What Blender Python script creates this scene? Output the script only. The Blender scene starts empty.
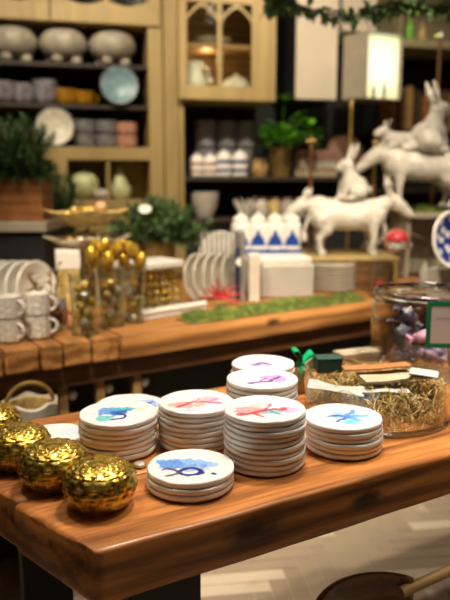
import bpy, bmesh, math, random
from mathutils import Vector, Matrix, noise
R = random.Random(7)
C = bpy.context.scene.collection
sc = bpy.context.scene
PI = math.pi
# ------------------------------------------------------------------ camera model
F, PIT, H = 680.0, math.radians(10), 1.325
SP, CP = math.sin(PIT), math.cos(PIT)
def ray(px, py):
    a, b = (px-225)/F, (300-py)/F
    return Vector((a, CP+b*SP, -SP+b*CP))
def T(px, py, z):
    d = ray(px, py); t = (z-H)/d.z
    return Vector((d.x*t, d.y*t, z))
def U(px, py, Y):
    d = ray(px, py); t = Y/d.y
    return Vector((d.x*t, Y, H+d.z*t))
def depth(p): return p.y*CP + (H-p.z)*SP
AL = math.radians(14); WY = 4.6                     # the back wall stands at an angle to the camera
WU, WV = Vector((math.cos(AL), math.sin(AL), 0)), Vector((-math.sin(AL), math.cos(AL), 0))
def W(px, py, v=0.0):
    d = ray(px, py); n = WV
    t = (Vector((0, WY, 0))+WV*v - Vector((0, 0, H))).dot(n)/d.dot(n)
    p = Vector((0, 0, H))+d*t
    return (p-Vector((0, WY, 0))).dot(WU), p.z
def wpos(u, v, z): return Vector((0, WY, 0))+WU*u+WV*v+Vector((0, 0, z))
# ------------------------------------------------------------------ object helpers
def tag(o, label=None, cat=None, group=None, kind=None):
    if label: o['label'] = label
    if cat: o['category'] = cat
    if group: o['group'] = group
    if kind: o['kind'] = kind
    return o
def thing(name, label, cat, loc=(0, 0, 0), rz=0, group=None):
    o = bpy.data.objects.new(name, None); C.objects.link(o); o.empty_display_size = .05
    o.location = loc; o.rotation_euler = (0, 0, rz)
    return tag(o, label, cat, group)
def dup(r0, loc, rz=None, label=None, rot=None):
    r = r0.copy(); C.objects.link(r); r.location = loc
    if rz is not None: r.rotation_euler = (0, 0, rz)
    if rot is not None: r.rotation_euler = rot
    if label: r['label'] = label
    for ch in list(r0.children):
        c = ch.copy(); C.objects.link(c); c.parent = r
        for g in list(ch.children):
            d = g.copy(); C.objects.link(d); d.parent = c
    return r
class MB:
    def __init__(s): s.v, s.f, s.c = [], [], None
    def add(s, vs, fs, M=None):
        o = len(s.v)
        for v in vs:
            v = Vector(v)
            s.v.append(M@v if M else v)
        for f in fs: s.f.append([i+o for i in f])
        return s
    def box(s, x0, x1, y0, y1, z0, z1, M=None):
        return s.add([(x0,y0,z0),(x1,y0,z0),(x1,y1,z0),(x0,y1,z0),(x0,y0,z1),(x1,y0,z1),(x1,y1,z1),(x0,y1,z1)],
                     [(3,2,1,0),(4,5,6,7),(0,1,5,4),(1,2,6,5),(2,3,7,6),(3,0,4,7)], M)
    def lathe(s, prof, n=40, M=None, fn=None):
        vs, fs = [], []
        m = len(prof)
        for j, (r, z) in enumerate(prof):
            for i in range(n):
                a = 2*PI*i/n
                rr, zz = fn(r, z, a) if fn else (r, z)
                vs.append((rr*math.cos(a), rr*math.sin(a), zz))
        for j in range(m-1):
            for i in range(n):
                k = (i+1) % n
                fs.append((j*n+i, j*n+k, (j+1)*n+k, (j+1)*n+i))
        if 1e-6 < prof[0][0] < .002: fs.append(tuple(reversed(range(n))))
        if 1e-6 < prof[-1][0] < .002: fs.append(tuple((m-1)*n+i for i in range(n)))
        return s.add(vs, fs, M)
    def tube(s, pts, r, n=8, M=None):
        pts = [Vector(p) for p in pts]
        rs = r if isinstance(r, (list, tuple)) else [r]*len(pts)
        vs, fs = [], []
        for i, p in enumerate(pts):
            t = (pts[min(i+1, len(pts)-1)]-pts[max(i-1, 0)]).normalized()
            a = t.orthogonal() if i == 0 else (a - t*a.dot(t))
            if a.length < 1e-6: a = t.orthogonal()
            a.normalize(); b = t.cross(a)
            for k in range(n):
                w = 2*PI*k/n
                vs.append(p+(a*math.cos(w)+b*math.sin(w))*rs[i])
        for i in range(len(pts)-1):
            for k in range(n):
                l = (k+1) % n
                fs.append((i*n+k, i*n+l, (i+1)*n+l, (i+1)*n+k))
        fs.append(tuple(reversed(range(n)))); fs.append(tuple((len(pts)-1)*n+k for k in range(n)))
        return s.add(vs, fs, M)
    def ball(s, c, r, sx=1, sy=1, sz=1, n=14, M=None):
        m = max(4, n//2); pr = [(math.sin(PI*j/m), -math.cos(PI*j/m)) for j in range(m+1)]
        pr[0] = (0.001, -1); pr[-1] = (0.001, 1)
        X = Matrix.Translation(c)@Matrix.Diagonal((r*sx, r*sy, r*sz, 1))
        return s.lathe(pr, n, (M@X) if M else X)
    def leaf(s, p, d, up, L, w, cup=.15):
        d = d.normalized(); sd = d.cross(up)
        if sd.length < 1e-4: sd = d.orthogonal()
        sd.normalize(); nn = sd.cross(d)
        vs = [p, p+d*L*.35+sd*w*.5+nn*cup*w, p+d*L*.35-nn*0, p+d*L*.35-sd*w*.5+nn*cup*w,
              p+d*L*.7+sd*w*.4+nn*cup*w, p+d*L*.7, p+d*L*.7-sd*w*.4+nn*cup*w, p+d*L-nn*cup*w]
        return s.add(vs, [(0,1,2),(0,2,3),(1,4,5,2),(2,5,6,3),(4,7,5),(5,7,6)])
    def build(s, name, mat, parent=None, loc=None, rot=None, smooth=True, bevel=0, seg=2, col=None, auto=40):
        me = bpy.data.meshes.new(name)
        me.from_pydata([tuple(v) for v in s.v], [], s.f); me.update()
        bm = bmesh.new(); bm.from_mesh(me); bmesh.ops.recalc_face_normals(bm, faces=bm.faces); bm.to_mesh(me); bm.free()
        if col is not None:
            at = me.color_attributes.new('tint', 'FLOAT_COLOR', 'POINT')
            for i, c in enumerate(col): at.data[i].color = (c[0], c[1], c[2], 1)
        if smooth:
            me.polygons.foreach_set('use_smooth', [True]*len(me.polygons))
            me.set_sharp_from_angle(angle=math.radians(auto))
        me.materials.append(mat)
        o = bpy.data.objects.new(name, me); C.objects.link(o)
        if parent: o.parent = parent
        if loc is not None: o.location = loc
        if rot is not None: o.rotation_euler = rot
        if bevel:
            b = o.modifiers.new('bevel', 'BEVEL'); b.width = bevel; b.segments = seg; b.limit_method = 'ANGLE'
        return o
def struct(o): o['kind'] = 'structure'; return o
# ------------------------------------------------------------------ materials
def new_mat(name):
    m = bpy.data.materials.new(name); m.use_nodes = True
    nt = m.node_tree; nt.nodes.clear()
    out = nt.nodes.new('ShaderNodeOutputMaterial'); b = nt.nodes.new('ShaderNodeBsdfPrincipled')
    nt.links.new(b.outputs[0], out.inputs[0])
    return m, nt, b, out
def N(nt, t, **k):
    n = nt.nodes.new(t)
    for a, v in k.items():
        if a in n.inputs.keys() if hasattr(n.inputs, 'keys') else False: n.inputs[a].default_value = v
        else: setattr(n, a, v)
    return n
def ramp(nt, fac, stops):
    r = nt.nodes.new('ShaderNodeValToRGB'); e = r.color_ramp.elements
    while len(e) < len(stops): e.new(.5)
    for i, (p, c) in enumerate(stops): e[i].position = p; e[i].color = (*c, 1)
    nt.links.new(fac, r.inputs[0]); return r.outputs[0]
def mat(name, col, rough=.5, metal=0, var=.12, scale=12, bump=0, bscale=60, col2=None, spec=.5, coat=0, sub=0):
    m, nt, b, _ = new_mat(name)
    tc = N(nt, 'ShaderNodeTexCoord'); nz = N(nt, 'ShaderNodeTexNoise'); nz.inputs['Scale'].default_value = scale; nz.inputs['Detail'].default_value = 4
    nt.links.new(tc.outputs['Object'], nz.inputs['Vector'])
    c2 = col2 or tuple(max(0, c*(1-var*2)) for c in col)
    nt.links.new(ramp(nt, nz.outputs[0], [(.35, c2), (.65, col)]), b.inputs['Base Color'])
    b.inputs['Roughness'].default_value = rough; b.inputs['Metallic'].default_value = metal
    b.inputs['Specular IOR Level'].default_value = spec; b.inputs['Coat Weight'].default_value = coat
    if bump:
        n2 = N(nt, 'ShaderNodeTexNoise'); n2.inputs['Scale'].default_value = bscale; n2.inputs['Detail'].default_value = 3
        nt.links.new(tc.outputs['Object'], n2.inputs['Vector'])
        bp = N(nt, 'ShaderNodeBump'); bp.inputs['Strength'].default_value = bump; bp.inputs['Distance'].default_value = .01
        nt.links.new(n2.outputs[0], bp.inputs['Height']); nt.links.new(bp.outputs[0], b.inputs['Normal'])
    return m
def wood(name, lo, hi, axis=0, scale=1.0, rough=.4, knots=(), spec=.5, bump=.15, coat=0, wave=.28):
    m, nt, b, _ = new_mat(name)
    L = nt.links
    tc = N(nt, 'ShaderNodeTexCoord'); mp = N(nt, 'ShaderNodeMapping')
    s = [14*scale]*3; s[axis] = 1.1*scale; mp.inputs['Scale'].default_value = s
    L.new(tc.outputs['Object'], mp.inputs['Vector'])
    n1 = N(nt, 'ShaderNodeTexNoise'); n1.inputs['Scale'].default_value = 1; n1.inputs['Detail'].default_value = 5; n1.inputs['Distortion'].default_value = 1.2
    L.new(mp.outputs[0], n1.inputs['Vector'])
    n2 = N(nt, 'ShaderNodeTexNoise'); n2.inputs['Scale'].default_value = 6; n2.inputs['Detail'].default_value = 3
    L.new(mp.outputs[0], n2.inputs['Vector'])
    wv = N(nt, 'ShaderNodeTexWave'); wv.wave_type = 'BANDS'; wv.bands_direction = 'Z' if axis != 2 else 'X'
    wv.inputs['Scale'].default_value = .5; wv.inputs['Distortion'].default_value = 7; wv.inputs['Detail'].default_value = 3
    L.new(mp.outputs[0], wv.inputs['Vector'])
    mx = N(nt, 'ShaderNodeMath', operation='MULTIPLY_ADD'); L.new(n2.outputs[0], mx.inputs[0]); mx.inputs[1].default_value = .45; L.new(n1.outputs[0], mx.inputs[2])
    m3 = N(nt, 'ShaderNodeMath', operation='MULTIPLY_ADD'); L.new(wv.outputs[0], m3.inputs[0]); m3.inputs[1].default_value = wave; L.new(mx.outputs[0], m3.inputs[2])
    mid = tuple((a+c)/2 for a, c in zip(lo, hi))
    col = ramp(nt, m3.outputs[0], [(.45, lo), (.52+wave, mid), (.72+wave, hi)])
    for (kx, ky, kz, kr) in knots:
        vd = N(nt, 'ShaderNodeVectorMath', operation='SUBTRACT'); L.new(tc.outputs['Object'], vd.inputs[0]); vd.inputs[1].default_value = (kx, ky, kz)
        vm = N(nt, 'ShaderNodeVectorMath', operation='MULTIPLY'); L.new(vd.outputs[0], vm.inputs[0]); vm.inputs[1].default_value = (.45, .6, 1)
        nn = N(nt, 'ShaderNodeTexNoise'); nn.inputs['Scale'].default_value = 26; L.new(tc.outputs['Object'], nn.inputs['Vector'])
        ln = N(nt, 'ShaderNodeVectorMath', operation='LENGTH'); L.new(vm.outputs[0], ln.inputs[0])
        ad = N(nt, 'ShaderNodeMath', operation='MULTIPLY_ADD'); L.new(nn.outputs[0], ad.inputs[0]); ad.inputs[1].default_value = kr*1.1; L.new(ln.outputs['Value'], ad.inputs[2])
        mr = N(nt, 'ShaderNodeMapRange'); mr.inputs['From Min'].default_value = kr*.7; mr.inputs['From Max'].default_value = kr*1.9
        mr.inputs['To Min'].default_value = .92; mr.inputs['To Max'].default_value = 0; mr.interpolation_type = 'SMOOTHSTEP'
        L.new(ad.outputs[0], mr.inputs['Value'])
        mc = N(nt, 'ShaderNodeMix', data_type='RGBA'); L.new(mr.outputs[0], mc.inputs[0]); L.new(col, mc.inputs[6]); mc.inputs[7].default_value = (.016, .008, .005, 1)
        col = mc.outputs[2]
    L.new(col, b.inputs['Base Color'])
    b.inputs['Roughness'].default_value = rough; b.inputs['Specular IOR Level'].default_value = spec; b.inputs['Coat Weight'].default_value = coat
    bp = N(nt, 'ShaderNodeBump'); bp.inputs['Strength'].default_value = bump; bp.inputs['Distance'].default_value = .004
    L.new(m3.outputs[0], bp.inputs['Height']); L.new(bp.outputs[0], b.inputs['Normal'])
    return m
def glass(name, tint=(.93, .95, .94), k=1.0, rough=.02, base=.03):
    m, nt, b, out = new_mat(name); nt.nodes.remove(b)
    t = N(nt, 'ShaderNodeBsdfTransparent'); t.inputs[0].default_value = (*tint, 1)
    g = N(nt, 'ShaderNodeBsdfGlossy'); g.inputs['Roughness'].default_value = rough; g.inputs[0].default_value = (1, 1, 1, 1)
    lw = N(nt, 'ShaderNodeLayerWeight'); lw.inputs[0].default_value = .5
    pw = N(nt, 'ShaderNodeMath', operation='POWER'); nt.links.new(lw.outputs['Facing'], pw.inputs[0]); pw.inputs[1].default_value = 3.2
    ma = N(nt, 'ShaderNodeMath', operation='MULTIPLY_ADD'); nt.links.new(pw.outputs[0], ma.inputs[0]); ma.inputs[1].default_value = .45*k; ma.inputs[2].default_value = base
    tc = N(nt, 'ShaderNodeTexCoord'); nz = N(nt, 'ShaderNodeTexNoise'); nz.inputs['Scale'].default_value = 18; nt.links.new(tc.outputs['Object'], nz.inputs['Vector'])
    bp = N(nt, 'ShaderNodeBump'); bp.inputs['Strength'].default_value = .12; bp.inputs['Distance'].default_value = .01
    nt.links.new(nz.outputs[0], bp.inputs['Height']); nt.links.new(bp.outputs[0], g.inputs['Normal'])
    mx = N(nt, 'ShaderNodeMixShader'); nt.links.new(ma.outputs[0], mx.inputs[0]); nt.links.new(t.outputs[0], mx.inputs[1]); nt.links.new(g.outputs[0], mx.inputs[2])
    nt.links.new(mx.outputs[0], out.inputs[0]); return m
def vcol(name, rough=.3, coat=.0, spec=.5, bump=0):
    m, nt, b, _ = new_mat(name)
    a = N(nt, 'ShaderNodeVertexColor'); a.layer_name = 'tint'
    nt.links.new(a.outputs[0], b.inputs['Base Color']); b.inputs['Roughness'].default_value = rough; b.inputs['Coat Weight'].default_value = coat
    b.inputs['Specular IOR Level'].default_value = spec
    return m
def emit(name, col, s):
    m, nt, b, out = new_mat(name); b.inputs['Base Color'].default_value = (*col, 1)
    b.inputs['Emission Color'].default_value = (*col, 1); b.inputs['Emission Strength'].default_value = s; return m
M = dict(
    table=None,
    steel=mat('black_steel', (.008, .008, .009), .45, .0, .1),
    plate=vcol('glazed_plate', .22, .15),
    white=mat('white_ceramic', (.78, .75, .69), .3, 0, .06, 20),
    bisque=mat('bisque_ceramic', (.76, .72, .65), .6, 0, .2, 25, 1.0, 45, (.56, .52, .45)),
    cream=mat('cream_ceramic', (.62, .57, .48), .35, 0, .08, 20),
    ribbed=mat('textured_white_mug', (.76, .72, .66), .5, 0, .08, 40, .5, 90),
    gold=None,
    brass=mat('brass', (.66, .46, .15), .33, .6, .2, 30),
    goldleaf=mat('gold_leaf', (.80, .50, .06), .33, .6, .3, 45, .5, 60),
    silver=mat('silvered', (.74, .71, .62), .3, .6, .2, 30, .4, 60),
    straw=mat('straw', (.72, .52, .19), .5, 0, .3, 30),
    card=mat('kraft_card', (.43, .36, .25), .8, 0, .1, 15),
    cardwhite=mat('white_card', (.46, .45, .42), .8, 0, .06, 15),
    film=glass('cellophane', (.86, .86, .86), .9, .12, .10),
    copper=mat('copper_card', (.42, .17, .055), .5, 0, .15, 20),
    greenbow=mat('green_ribbon', (.0, .42, .16), .35, 0, .25, 30),
    greenbox=mat('dark_green_box', (.008, .055, .042), .5, 0, .15),
    glass=glass('clear_glass', (.96, .97, .96), 1.5, .03, .04),
    glassthick=None,
    vaseglass=glass('vase_glass', (.90, .92, .90), 2.0, .05, .09),
    pane=glass('cabinet_pane', (.9, .92, .88), .5, .03, .02),
    purple=mat('purple_wrapper', (.40, .30, .46), .3, 0, .4, 50, .6, 60, (.05, .025, .07)),
    lilac=mat('lilac_wrapper', (.66, .34, .50), .4, 0, .3, 40, .5, 50, (.30, .14, .24)),
    blackwrap=mat('dark_wrapper', (.16, .14, .20), .3, 0, .4, 45, .8, 50, (.015, .015, .025)),
    pinkstripe=None,
    signgreen=mat('green_sign_frame', (.0, .24, .12), .45, 0, .08),
    signwhite=mat('sign_paper', (.72, .70, .76), .7, 0, .03),
    red=mat('red', (.50, .02, .03), .5, 0, .2, 30),
    moss=mat('moss', (.13, .165, .018), .95, 0, .3, 40, .8, 90, (.045, .068, .010)),
    navy=mat('navy_cloth', (.012, .018, .06), .7, 0, .2),
    greybox=mat('grey_box', (.42, .39, .35), .7, 0, .05),
    hutch=wood('pale_hutch_wood', (.26, .185, .066), (.40, .29, .115), 2, .5, .5, bump=.03, wave=.03),
    hutchd=wood('cubby_back', (.34, .27, .05), (.50, .40, .09), 2, .6, .6, bump=.05, wave=.03),
    hutchin=wood('cupboard_interior', (.20, .10, .03), (.42, .23, .08), 0, .8, .5, bump=.05),
    dark=mat('dark_interior', (.008, .008, .008), .7, 0, .2),
    shelfd=wood('dark_shelf_wood', (.018, .012, .008), (.04, .026, .016), 0, 1, .5),
    panelw=mat('beige_panel', (.62, .54, .42), .5, 0, .04, 4),
    leaf=mat('leaf_green', (.06, .20, .012), .45, 0, .35, 20, col2=(.02, .10, .006)),
    leafbright=mat('bright_leaf', (.26, .60, .04), .4, 0, .3, 20, col2=(.09, .33, .02)),
    fir=mat('fir_green', (.12, .23, .075), .7, 0, .35, 20, col2=(.045, .11, .038)),
    stem=mat('stem_brown', (.06, .035, .015), .8),
    terracotta=wood('planter_wood', (.22, .08, .022), (.44, .18, .05), 0, 1, .6),
    potgold=mat('bronze_pot', (.25, .17, .05), .4, .3, .2),
    palegreen=mat('pale_green_ceramic', (.58, .61, .32), .35, 0, .15, 15),
    lavgrey=mat('lavender_grey_ceramic', (.28, .26, .29), .4, 0, .2, 30, col2=(.12, .11, .13)),
    greycup=mat('grey_ceramic', (.20, .20, .20), .45, 0, .2, 25),
    bluecer=mat('pale_blue_ceramic', (.22, .35, .38), .35, 0, .25, 25, col2=(.12, .23, .27)),
    amber=mat('amber_gold_cup', (.50, .24, .02), .3, .3, .2, 30),
    redpat=mat('red_pattern_ceramic', (.42, .10, .05), .45, 0, .3, 45, col2=(.45, .33, .24)),
    pinkish=mat('pink_ceramic', (.45, .20, .14), .45, 0, .2, 40),
    bluecup=mat('blue_glaze', (.02, .06, .26), .35, 0, .3, 30),
    towelgrey=mat('grey_metal', (.30, .28, .25), .4, .2, .2),
    chairwood=wood('chair_wood', (.07, .032, .010), (.26, .13, .045), 0, 1.2, .35),
    dishgold=mat('gilded_dish', (.74, .54, .20), .35, .25, .2, 30),
    dishpale=mat('pale_gilt_dish', (.66, .60, .44), .35, .2, .2, 30),
    bowlc=mat('stoneware', (.44, .40, .31), .4, 0, .2, 14),
    brown=wood('brown_rod', (.10, .04, .015), (.22, .10, .04), 2, 2, .5),
    oak=wood('oak', (.26, .15, .05), (.42, .26, .10), 0, 1.2, .5),
    darkoak=wood('dark_oak', (.05, .026, .010), (.16, .085, .03), 0, 1.2, .4),
    peach=mat('peach', (.60, .34, .18), .4, 0, .1),
    boxpink=mat('pink_box', (.36, .20, .13), .6, 0, .15),
    paleled=mat('pale_ledge', (.40, .35, .27), .5, 0, .06),
    lit=emit('lit_panel', (1, .93, .70), 1.6),
    litgreen=emit('green_bulb', (.45, .62, .05), .35),
    wallm=mat('dark_wall_paint', (.022, .018, .014), .8, 0, .15, 2),
    wallside=mat('brown_wall_paint', (.10, .07, .045), .8, 0, .1, 2),
    ceil=mat('ceiling_paint', (.34, .30, .25), .9, 0, .1, 2),
)
def gold_mat():
    m, nt, b, _ = new_mat('mercury_gold'); L = nt.links
    tc = N(nt, 'ShaderNodeTexCoord')
    n = N(nt, 'ShaderNodeTexNoise'); n.inputs['Scale'].default_value = 90; n.inputs['Detail'].default_value = 4; L.new(tc.outputs['Object'], n.inputs['Vector'])
    L.new(ramp(nt, n.outputs[0], [(.34, (.22, .13, .012)), (.5, (.66, .45, .07)), (.70, (.95, .74, .22))]), b.inputs['Base Color'])
    b.inputs['Metallic'].default_value = .88; b.inputs['Roughness'].default_value = .27
    v = N(nt, 'ShaderNodeTexVoronoi'); v.inputs['Scale'].default_value = 170; L.new(tc.outputs['Object'], v.inputs['Vector'])
    bp = N(nt, 'ShaderNodeBump'); bp.inputs['Strength'].default_value = .22; bp.inputs['Distance'].default_value = .002; L.new(v.outputs[0], bp.inputs['Height'])
    L.new(bp.outputs[0], b.inputs['Normal']); return m
M['gold'] = gold_mat()
def rim_glass():
    m, nt, b, _ = new_mat('thick_glass'); b.inputs['Base Color'].default_value = (.97, .99, .98, 1); b.inputs['Transmission Weight'].default_value = 1
    b.inputs['Roughness'].default_value = .04; b.inputs['IOR'].default_value = 1.48; return m
M['glassthick'] = rim_glass()
# ------------------------------------------------------------------ the setting
def herringbone():
    mb = MB(); w, n = .062, 5; L = w*n; g = .0012
    ca, sa = math.cos(math.radians(8)), math.sin(math.radians(8))
    for a in range(-64, 92):
        for b in range(-15, 18):
            ox, oy = a*w+b*L, a*w-b*L
            for (x0, x1, y0, y1) in ((0, L, 0, w), (-w, 0, 0, L)):
                X, Y = (x0+x1)/2+ox, (y0+y1)/2+oy
                if not (-3.3 < X < 3.9 and -2.4 < Y < 5.8): continue
                vs = [(x0+g+ox, y0+g+oy), (x1-g+ox, y0+g+oy), (x1-g+ox, y1-g+oy), (x0+g+ox, y1-g+oy)]
                mb.add([(p[0]*ca-p[1]*sa, p[0]*sa+p[1]*ca, 0) for p in vs], [(0, 1, 2, 3)])
    mb.add([(-3.3, -2.4, -.002), (3.9, -2.4, -.002), (3.9, 6.2, -.002), (-3.3, 6.2, -.002)], [(0, 1, 2, 3)])
    m, nt, b, _ = new_mat('herringbone_oak'); Lk = nt.links
    ge = N(nt, 'ShaderNodeNewGeometry'); tc = N(nt, 'ShaderNodeTexCoord')
    nz = N(nt, 'ShaderNodeTexNoise'); nz.inputs['Scale'].default_value = 14; nz.inputs['Detail'].default_value = 6; Lk.new(tc.outputs['Object'], nz.inputs['Vector'])
    ad = N(nt, 'ShaderNodeMath', operation='MULTIPLY_ADD'); Lk.new(nz.outputs[0], ad.inputs[0]); ad.inputs[1].default_value = .35
    Lk.new(ge.outputs['Random Per Island'], ad.inputs[2])
    Lk.new(ramp(nt, ad.outputs[0], [(.1, (.25, .19, .13)), (.95, (.30, .235, .165)), (1.25, (.46, .38, .28))]), b.inputs['Base Color'])
    b.inputs['Roughness'].default_value = .5
    return struct(mb.build('floor', m, smooth=False))
herringbone()
V1 = .50
def wallbox(name, x0, x1, y0, y1, z0, z1, m): return struct(MB().box(x0, x1, y0, y1, z0, z1).build(name, m, smooth=False))
wb = MB(); p0, p1 = wpos(-3.1, V1, 0), wpos(3.7, V1, 0)
wb.box(-3.1, 3.8, V1, V1+.1, 0, 3.3); w_ = wb.build('wall_back', M['wallm'], loc=(0, WY, 0), rot=(0, 0, AL), smooth=False); struct(w_)
wallbox('wall_left', -3.1, -3.0, -2.2, 4.4, 0, 3.3, M['wallside'])
wallbox('wall_right', 3.55, 3.65, -2.2, 6.1, 0, 3.3, M['wallside'])
wallbox('ceiling', -3.1, 3.65, -2.2, 6.2, 3.3, 3.4, M['ceil'])
# ------------------------------------------------------------------ front table
Z = .80
cor = T(95, 553, Z)
e1 = T(450, 453, Z); d1 = (e1-cor).normalized()             # along the front edge
lf = T(0, 495, Z); d2 = (lf-cor).normalized()               # along the left end
ANG = math.atan2(d1.y, d1.x)
nrm = Vector((-d1.y, d1.x, 0))
SK = d2.dot(d1)/d2.dot(nrm)                                 # skew of the sawn end
bk = T(310, 371, Z)
DEP = (bk-cor).dot(nrm)
tbl = thing('display_table', 'heavy reddish wooden plank display table with black steel legs in the foreground', 'table', (cor.x, cor.y, 0), ANG)
TI = (Matrix.Translation((cor.x, cor.y, 0))@Matrix.Rotation(ANG, 4, 'Z')).inverted()
def tloc(p): return TI@Vector(p)
TH = .090
def front_top():
    mb = MB(); LEN = 2.1
    cuts = [0, .215, .215+.21, DEP]
    nS, nC = 90, 8
    for k in range(3):
        y0, y1 = cuts[k]+(.0012 if k else 0), cuts[k+1]-.0012
        off = [0.0, .006, -.012][k]
        ring = []
        rad = .0065
        def corner(cx, cz, a0):
            return [(cx+rad*math.cos(a0+PI/2*i/4), cz+rad*math.sin(a0+PI/2*i/4)) for i in range(5)]
        top = []
        ring += corner(y1-rad, Z-rad, 0)
        for i in range(1, nC): ring.append((y1-rad+(y0-y1+2*rad)*i/nC, Z))
        ring += corner(y0+rad, Z-rad, PI/2)
        for i in range(1, 5): ring.append((y0, Z-rad-(TH-2*rad)*i/5))
        ring += corner(y0+rad, Z-TH+rad, PI)
        ring += corner(y1-rad, Z-TH+rad, 1.5*PI)
        m = len(ring); vs = []; fs = []
        xs = [0, .003, .010]+[.010+(LEN-.010)*(i/nS)**1.25 for i in range(1, nS+1)]
        for si, x in enumerate(xs):
            sh = [.007, .002, 0][si] if si < 3 else 0
            for (yy, zz) in ring:
                cy, cz = (y0+y1)/2, Z-TH/2
                y = cy+(yy-cy)*(1-2*sh/(y1-y0)); z = cz+(zz-cz)*(1-2*sh/TH)
                xe = SK*yy + off + .005*noise.noise((yy*18, zz*20, k*3.1))
                w = max(0, 1-x/.6)
                X = x+xe*w
                fr = .004*noise.noise((X*5, 3.3+k, zz*9)) if yy < y0+.02 else 0
                dz = .0016*noise.noise((X*6, yy*9, k))+(.004*noise.noise((X*4.2, 7+k, 0)) if zz < Z-.04 else 0)
                if zz > Z-.03 and yy < y0+.03 and k == 0: dz += -.0022*max(0, noise.noise((X*9, 1.7, 4)))
                vs.append((X, y+fr, z+dz))
        for i in range(len(xs)-1):
            for j in range(m):
                l = (j+1) % m
                fs.append((i*m+j, i*m+l, (i+1)*m+l, (i+1)*m+j))
        fs.append(tuple(range(m))); fs.append(tuple(reversed([(len(xs)-1)*m+j for j in range(m)])))
        mb.add(vs, fs)
    def on_face(px, py):
        p = tloc(T(px, py, Z-.045)); return (p.x, 0.0, Z-.042)
    k1 = on_face(237, 518); k2 = on_face(370, 503)
    wm = wood('front_table_wood', (.075, .020, .005), (.64, .245, .062), 0, 1.35, .36, [(*k1, .030), (*k2, .020)],   .5, .45, .10)
    return mb.build('tabletop', wm, tbl, auto=50)
front_top()
LH = Z-TH+.001
a = tloc(T(130, 592, Z-TH)); b2 = tloc(T(203, 578, Z-TH))
MB().box(.055, .178, .012, .052, 0, LH).build('leg', M['steel'], tbl, bevel=.003)
MB().box(.0, .105, DEP-.13, DEP-.09, 0, LH).build('leg', M['steel'], tbl, bevel=.003)
MB().box(1.75, 1.885, .045, .085, 0, LH).build('leg', M['steel'], tbl, bevel=.003)
MB().box(1.75, 1.885, DEP-.10, DEP-.06, 0, LH).build('leg', M['steel'], tbl, bevel=.003)
# ------------------------------------------------------------------ plates
PR, PP = .0755, .0104
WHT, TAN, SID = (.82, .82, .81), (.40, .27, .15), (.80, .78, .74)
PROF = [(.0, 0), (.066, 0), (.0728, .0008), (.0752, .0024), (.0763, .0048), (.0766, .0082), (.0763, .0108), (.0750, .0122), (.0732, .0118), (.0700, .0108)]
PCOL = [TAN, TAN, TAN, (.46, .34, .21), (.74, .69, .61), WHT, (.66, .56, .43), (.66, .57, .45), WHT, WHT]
def plate_mesh(name, seed, paint=None, n=96, k=1.0):
    mb = MB(); cols = []
    prof = list(PROF); pc = list(PCOL)
    rings = 44 if paint else 2
    r_in = [.0688*(1-(i+1)/rings) for i in range(rings-1)]+[.0]
    nn = 150 if paint else n
    vs, fs = [], []
    for j, (r, z) in enumerate(prof+[(r, .0102) for r in r_in]):
        for i in range(nn):
            a = 2*PI*i/nn
            q = Vector((math.cos(a)*1.3, math.sin(a)*1.3, seed*2.7))
            wob = 1+(.016*noise.noise(q)+.010*noise.noise(q*2.3))*min(1, r/.06)
            zz = z+(.0010*noise.noise(q*1.5+Vector((5, 0, 0))) if r > .066 else 0)
            x, y = r*wob*k*math.cos(a), r*wob*k*math.sin(a)
            vs.append((x, y, zz))
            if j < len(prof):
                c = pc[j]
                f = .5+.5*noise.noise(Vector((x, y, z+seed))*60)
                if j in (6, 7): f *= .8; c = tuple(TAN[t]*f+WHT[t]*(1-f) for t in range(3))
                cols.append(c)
            else:
                cols.append(paint(x/PR, y/PR) if paint else WHT)
    m = len(prof)+len(r_in)
    for j in range(m-1):
        for i in range(nn):
            l = (i+1) % nn
            fs.append((j*nn+i, j*nn+l, (j+1)*nn+l, (j+1)*nn+i))
    mb.add(vs, fs)
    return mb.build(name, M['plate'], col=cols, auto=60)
def painter(blobs, strokes, seed):
    def seg(px, py, a, b):
        ax, ay = a; bx, by = b
        dx, dy = bx-ax, by-ay; t = max(0, min(1, ((px-ax)*dx+(py-ay)*dy)/(dx*dx+dy*dy+1e-9)))
        return math.hypot(px-ax-dx*t, py-ay-dy*t)
    def f(x, y):
        c = list(WHT)
        n1 = noise.noise(Vector((x*3.1, y*3.1, seed)))+.6*noise.noise(Vector((x*8, y*8, seed+4)))
        n2 = noise.noise(Vector((x*14, y*14, seed+9)))
        for (cx, cy, rx, ry, rot, col, al) in blobs:
            u, v = x-cx, y-cy
            cr, sr = math.cos(rot), math.sin(rot)
            u, v = (u*cr+v*sr)/rx/1.25, (-u*sr+v*cr)/ry/1.25; al = min(1, al*1.0)
            d = math.hypot(u, v)+.42*n1
            w = max(0, min(1, (1.05-d)/.35)); w = w*w*(3-2*w)*min(1, al*1.2)*(.85+.35*n2)
            w = max(0, min(1, w))
            c = [c[i]*(1-w)+col[i]*w for i in range(3)]
        xo, yo = x, y; x += .07*noise.noise(Vector((xo*4, yo*4, seed+20))); y += .07*noise.noise(Vector((xo*4, yo*4, seed+30)))
        for (pts, wd, col, al) in strokes:
            wd = wd*(1+.6*noise.noise(Vector((xo*6, yo*6, seed+40))))
            d = min(seg(x, y, pts[i], pts[i+1]) for i in range(len(pts)-1))
            w = max(0, min(1, (wd*1.5-d)/(wd*.6)))*min(1, al*1.1)
            c = [c[i]*(1-w)+col[i]*w for i in range(3)]
        return tuple(WHT[i]*(c[i]/WHT[i])**1.35 for i in range(3))
    return f
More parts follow.
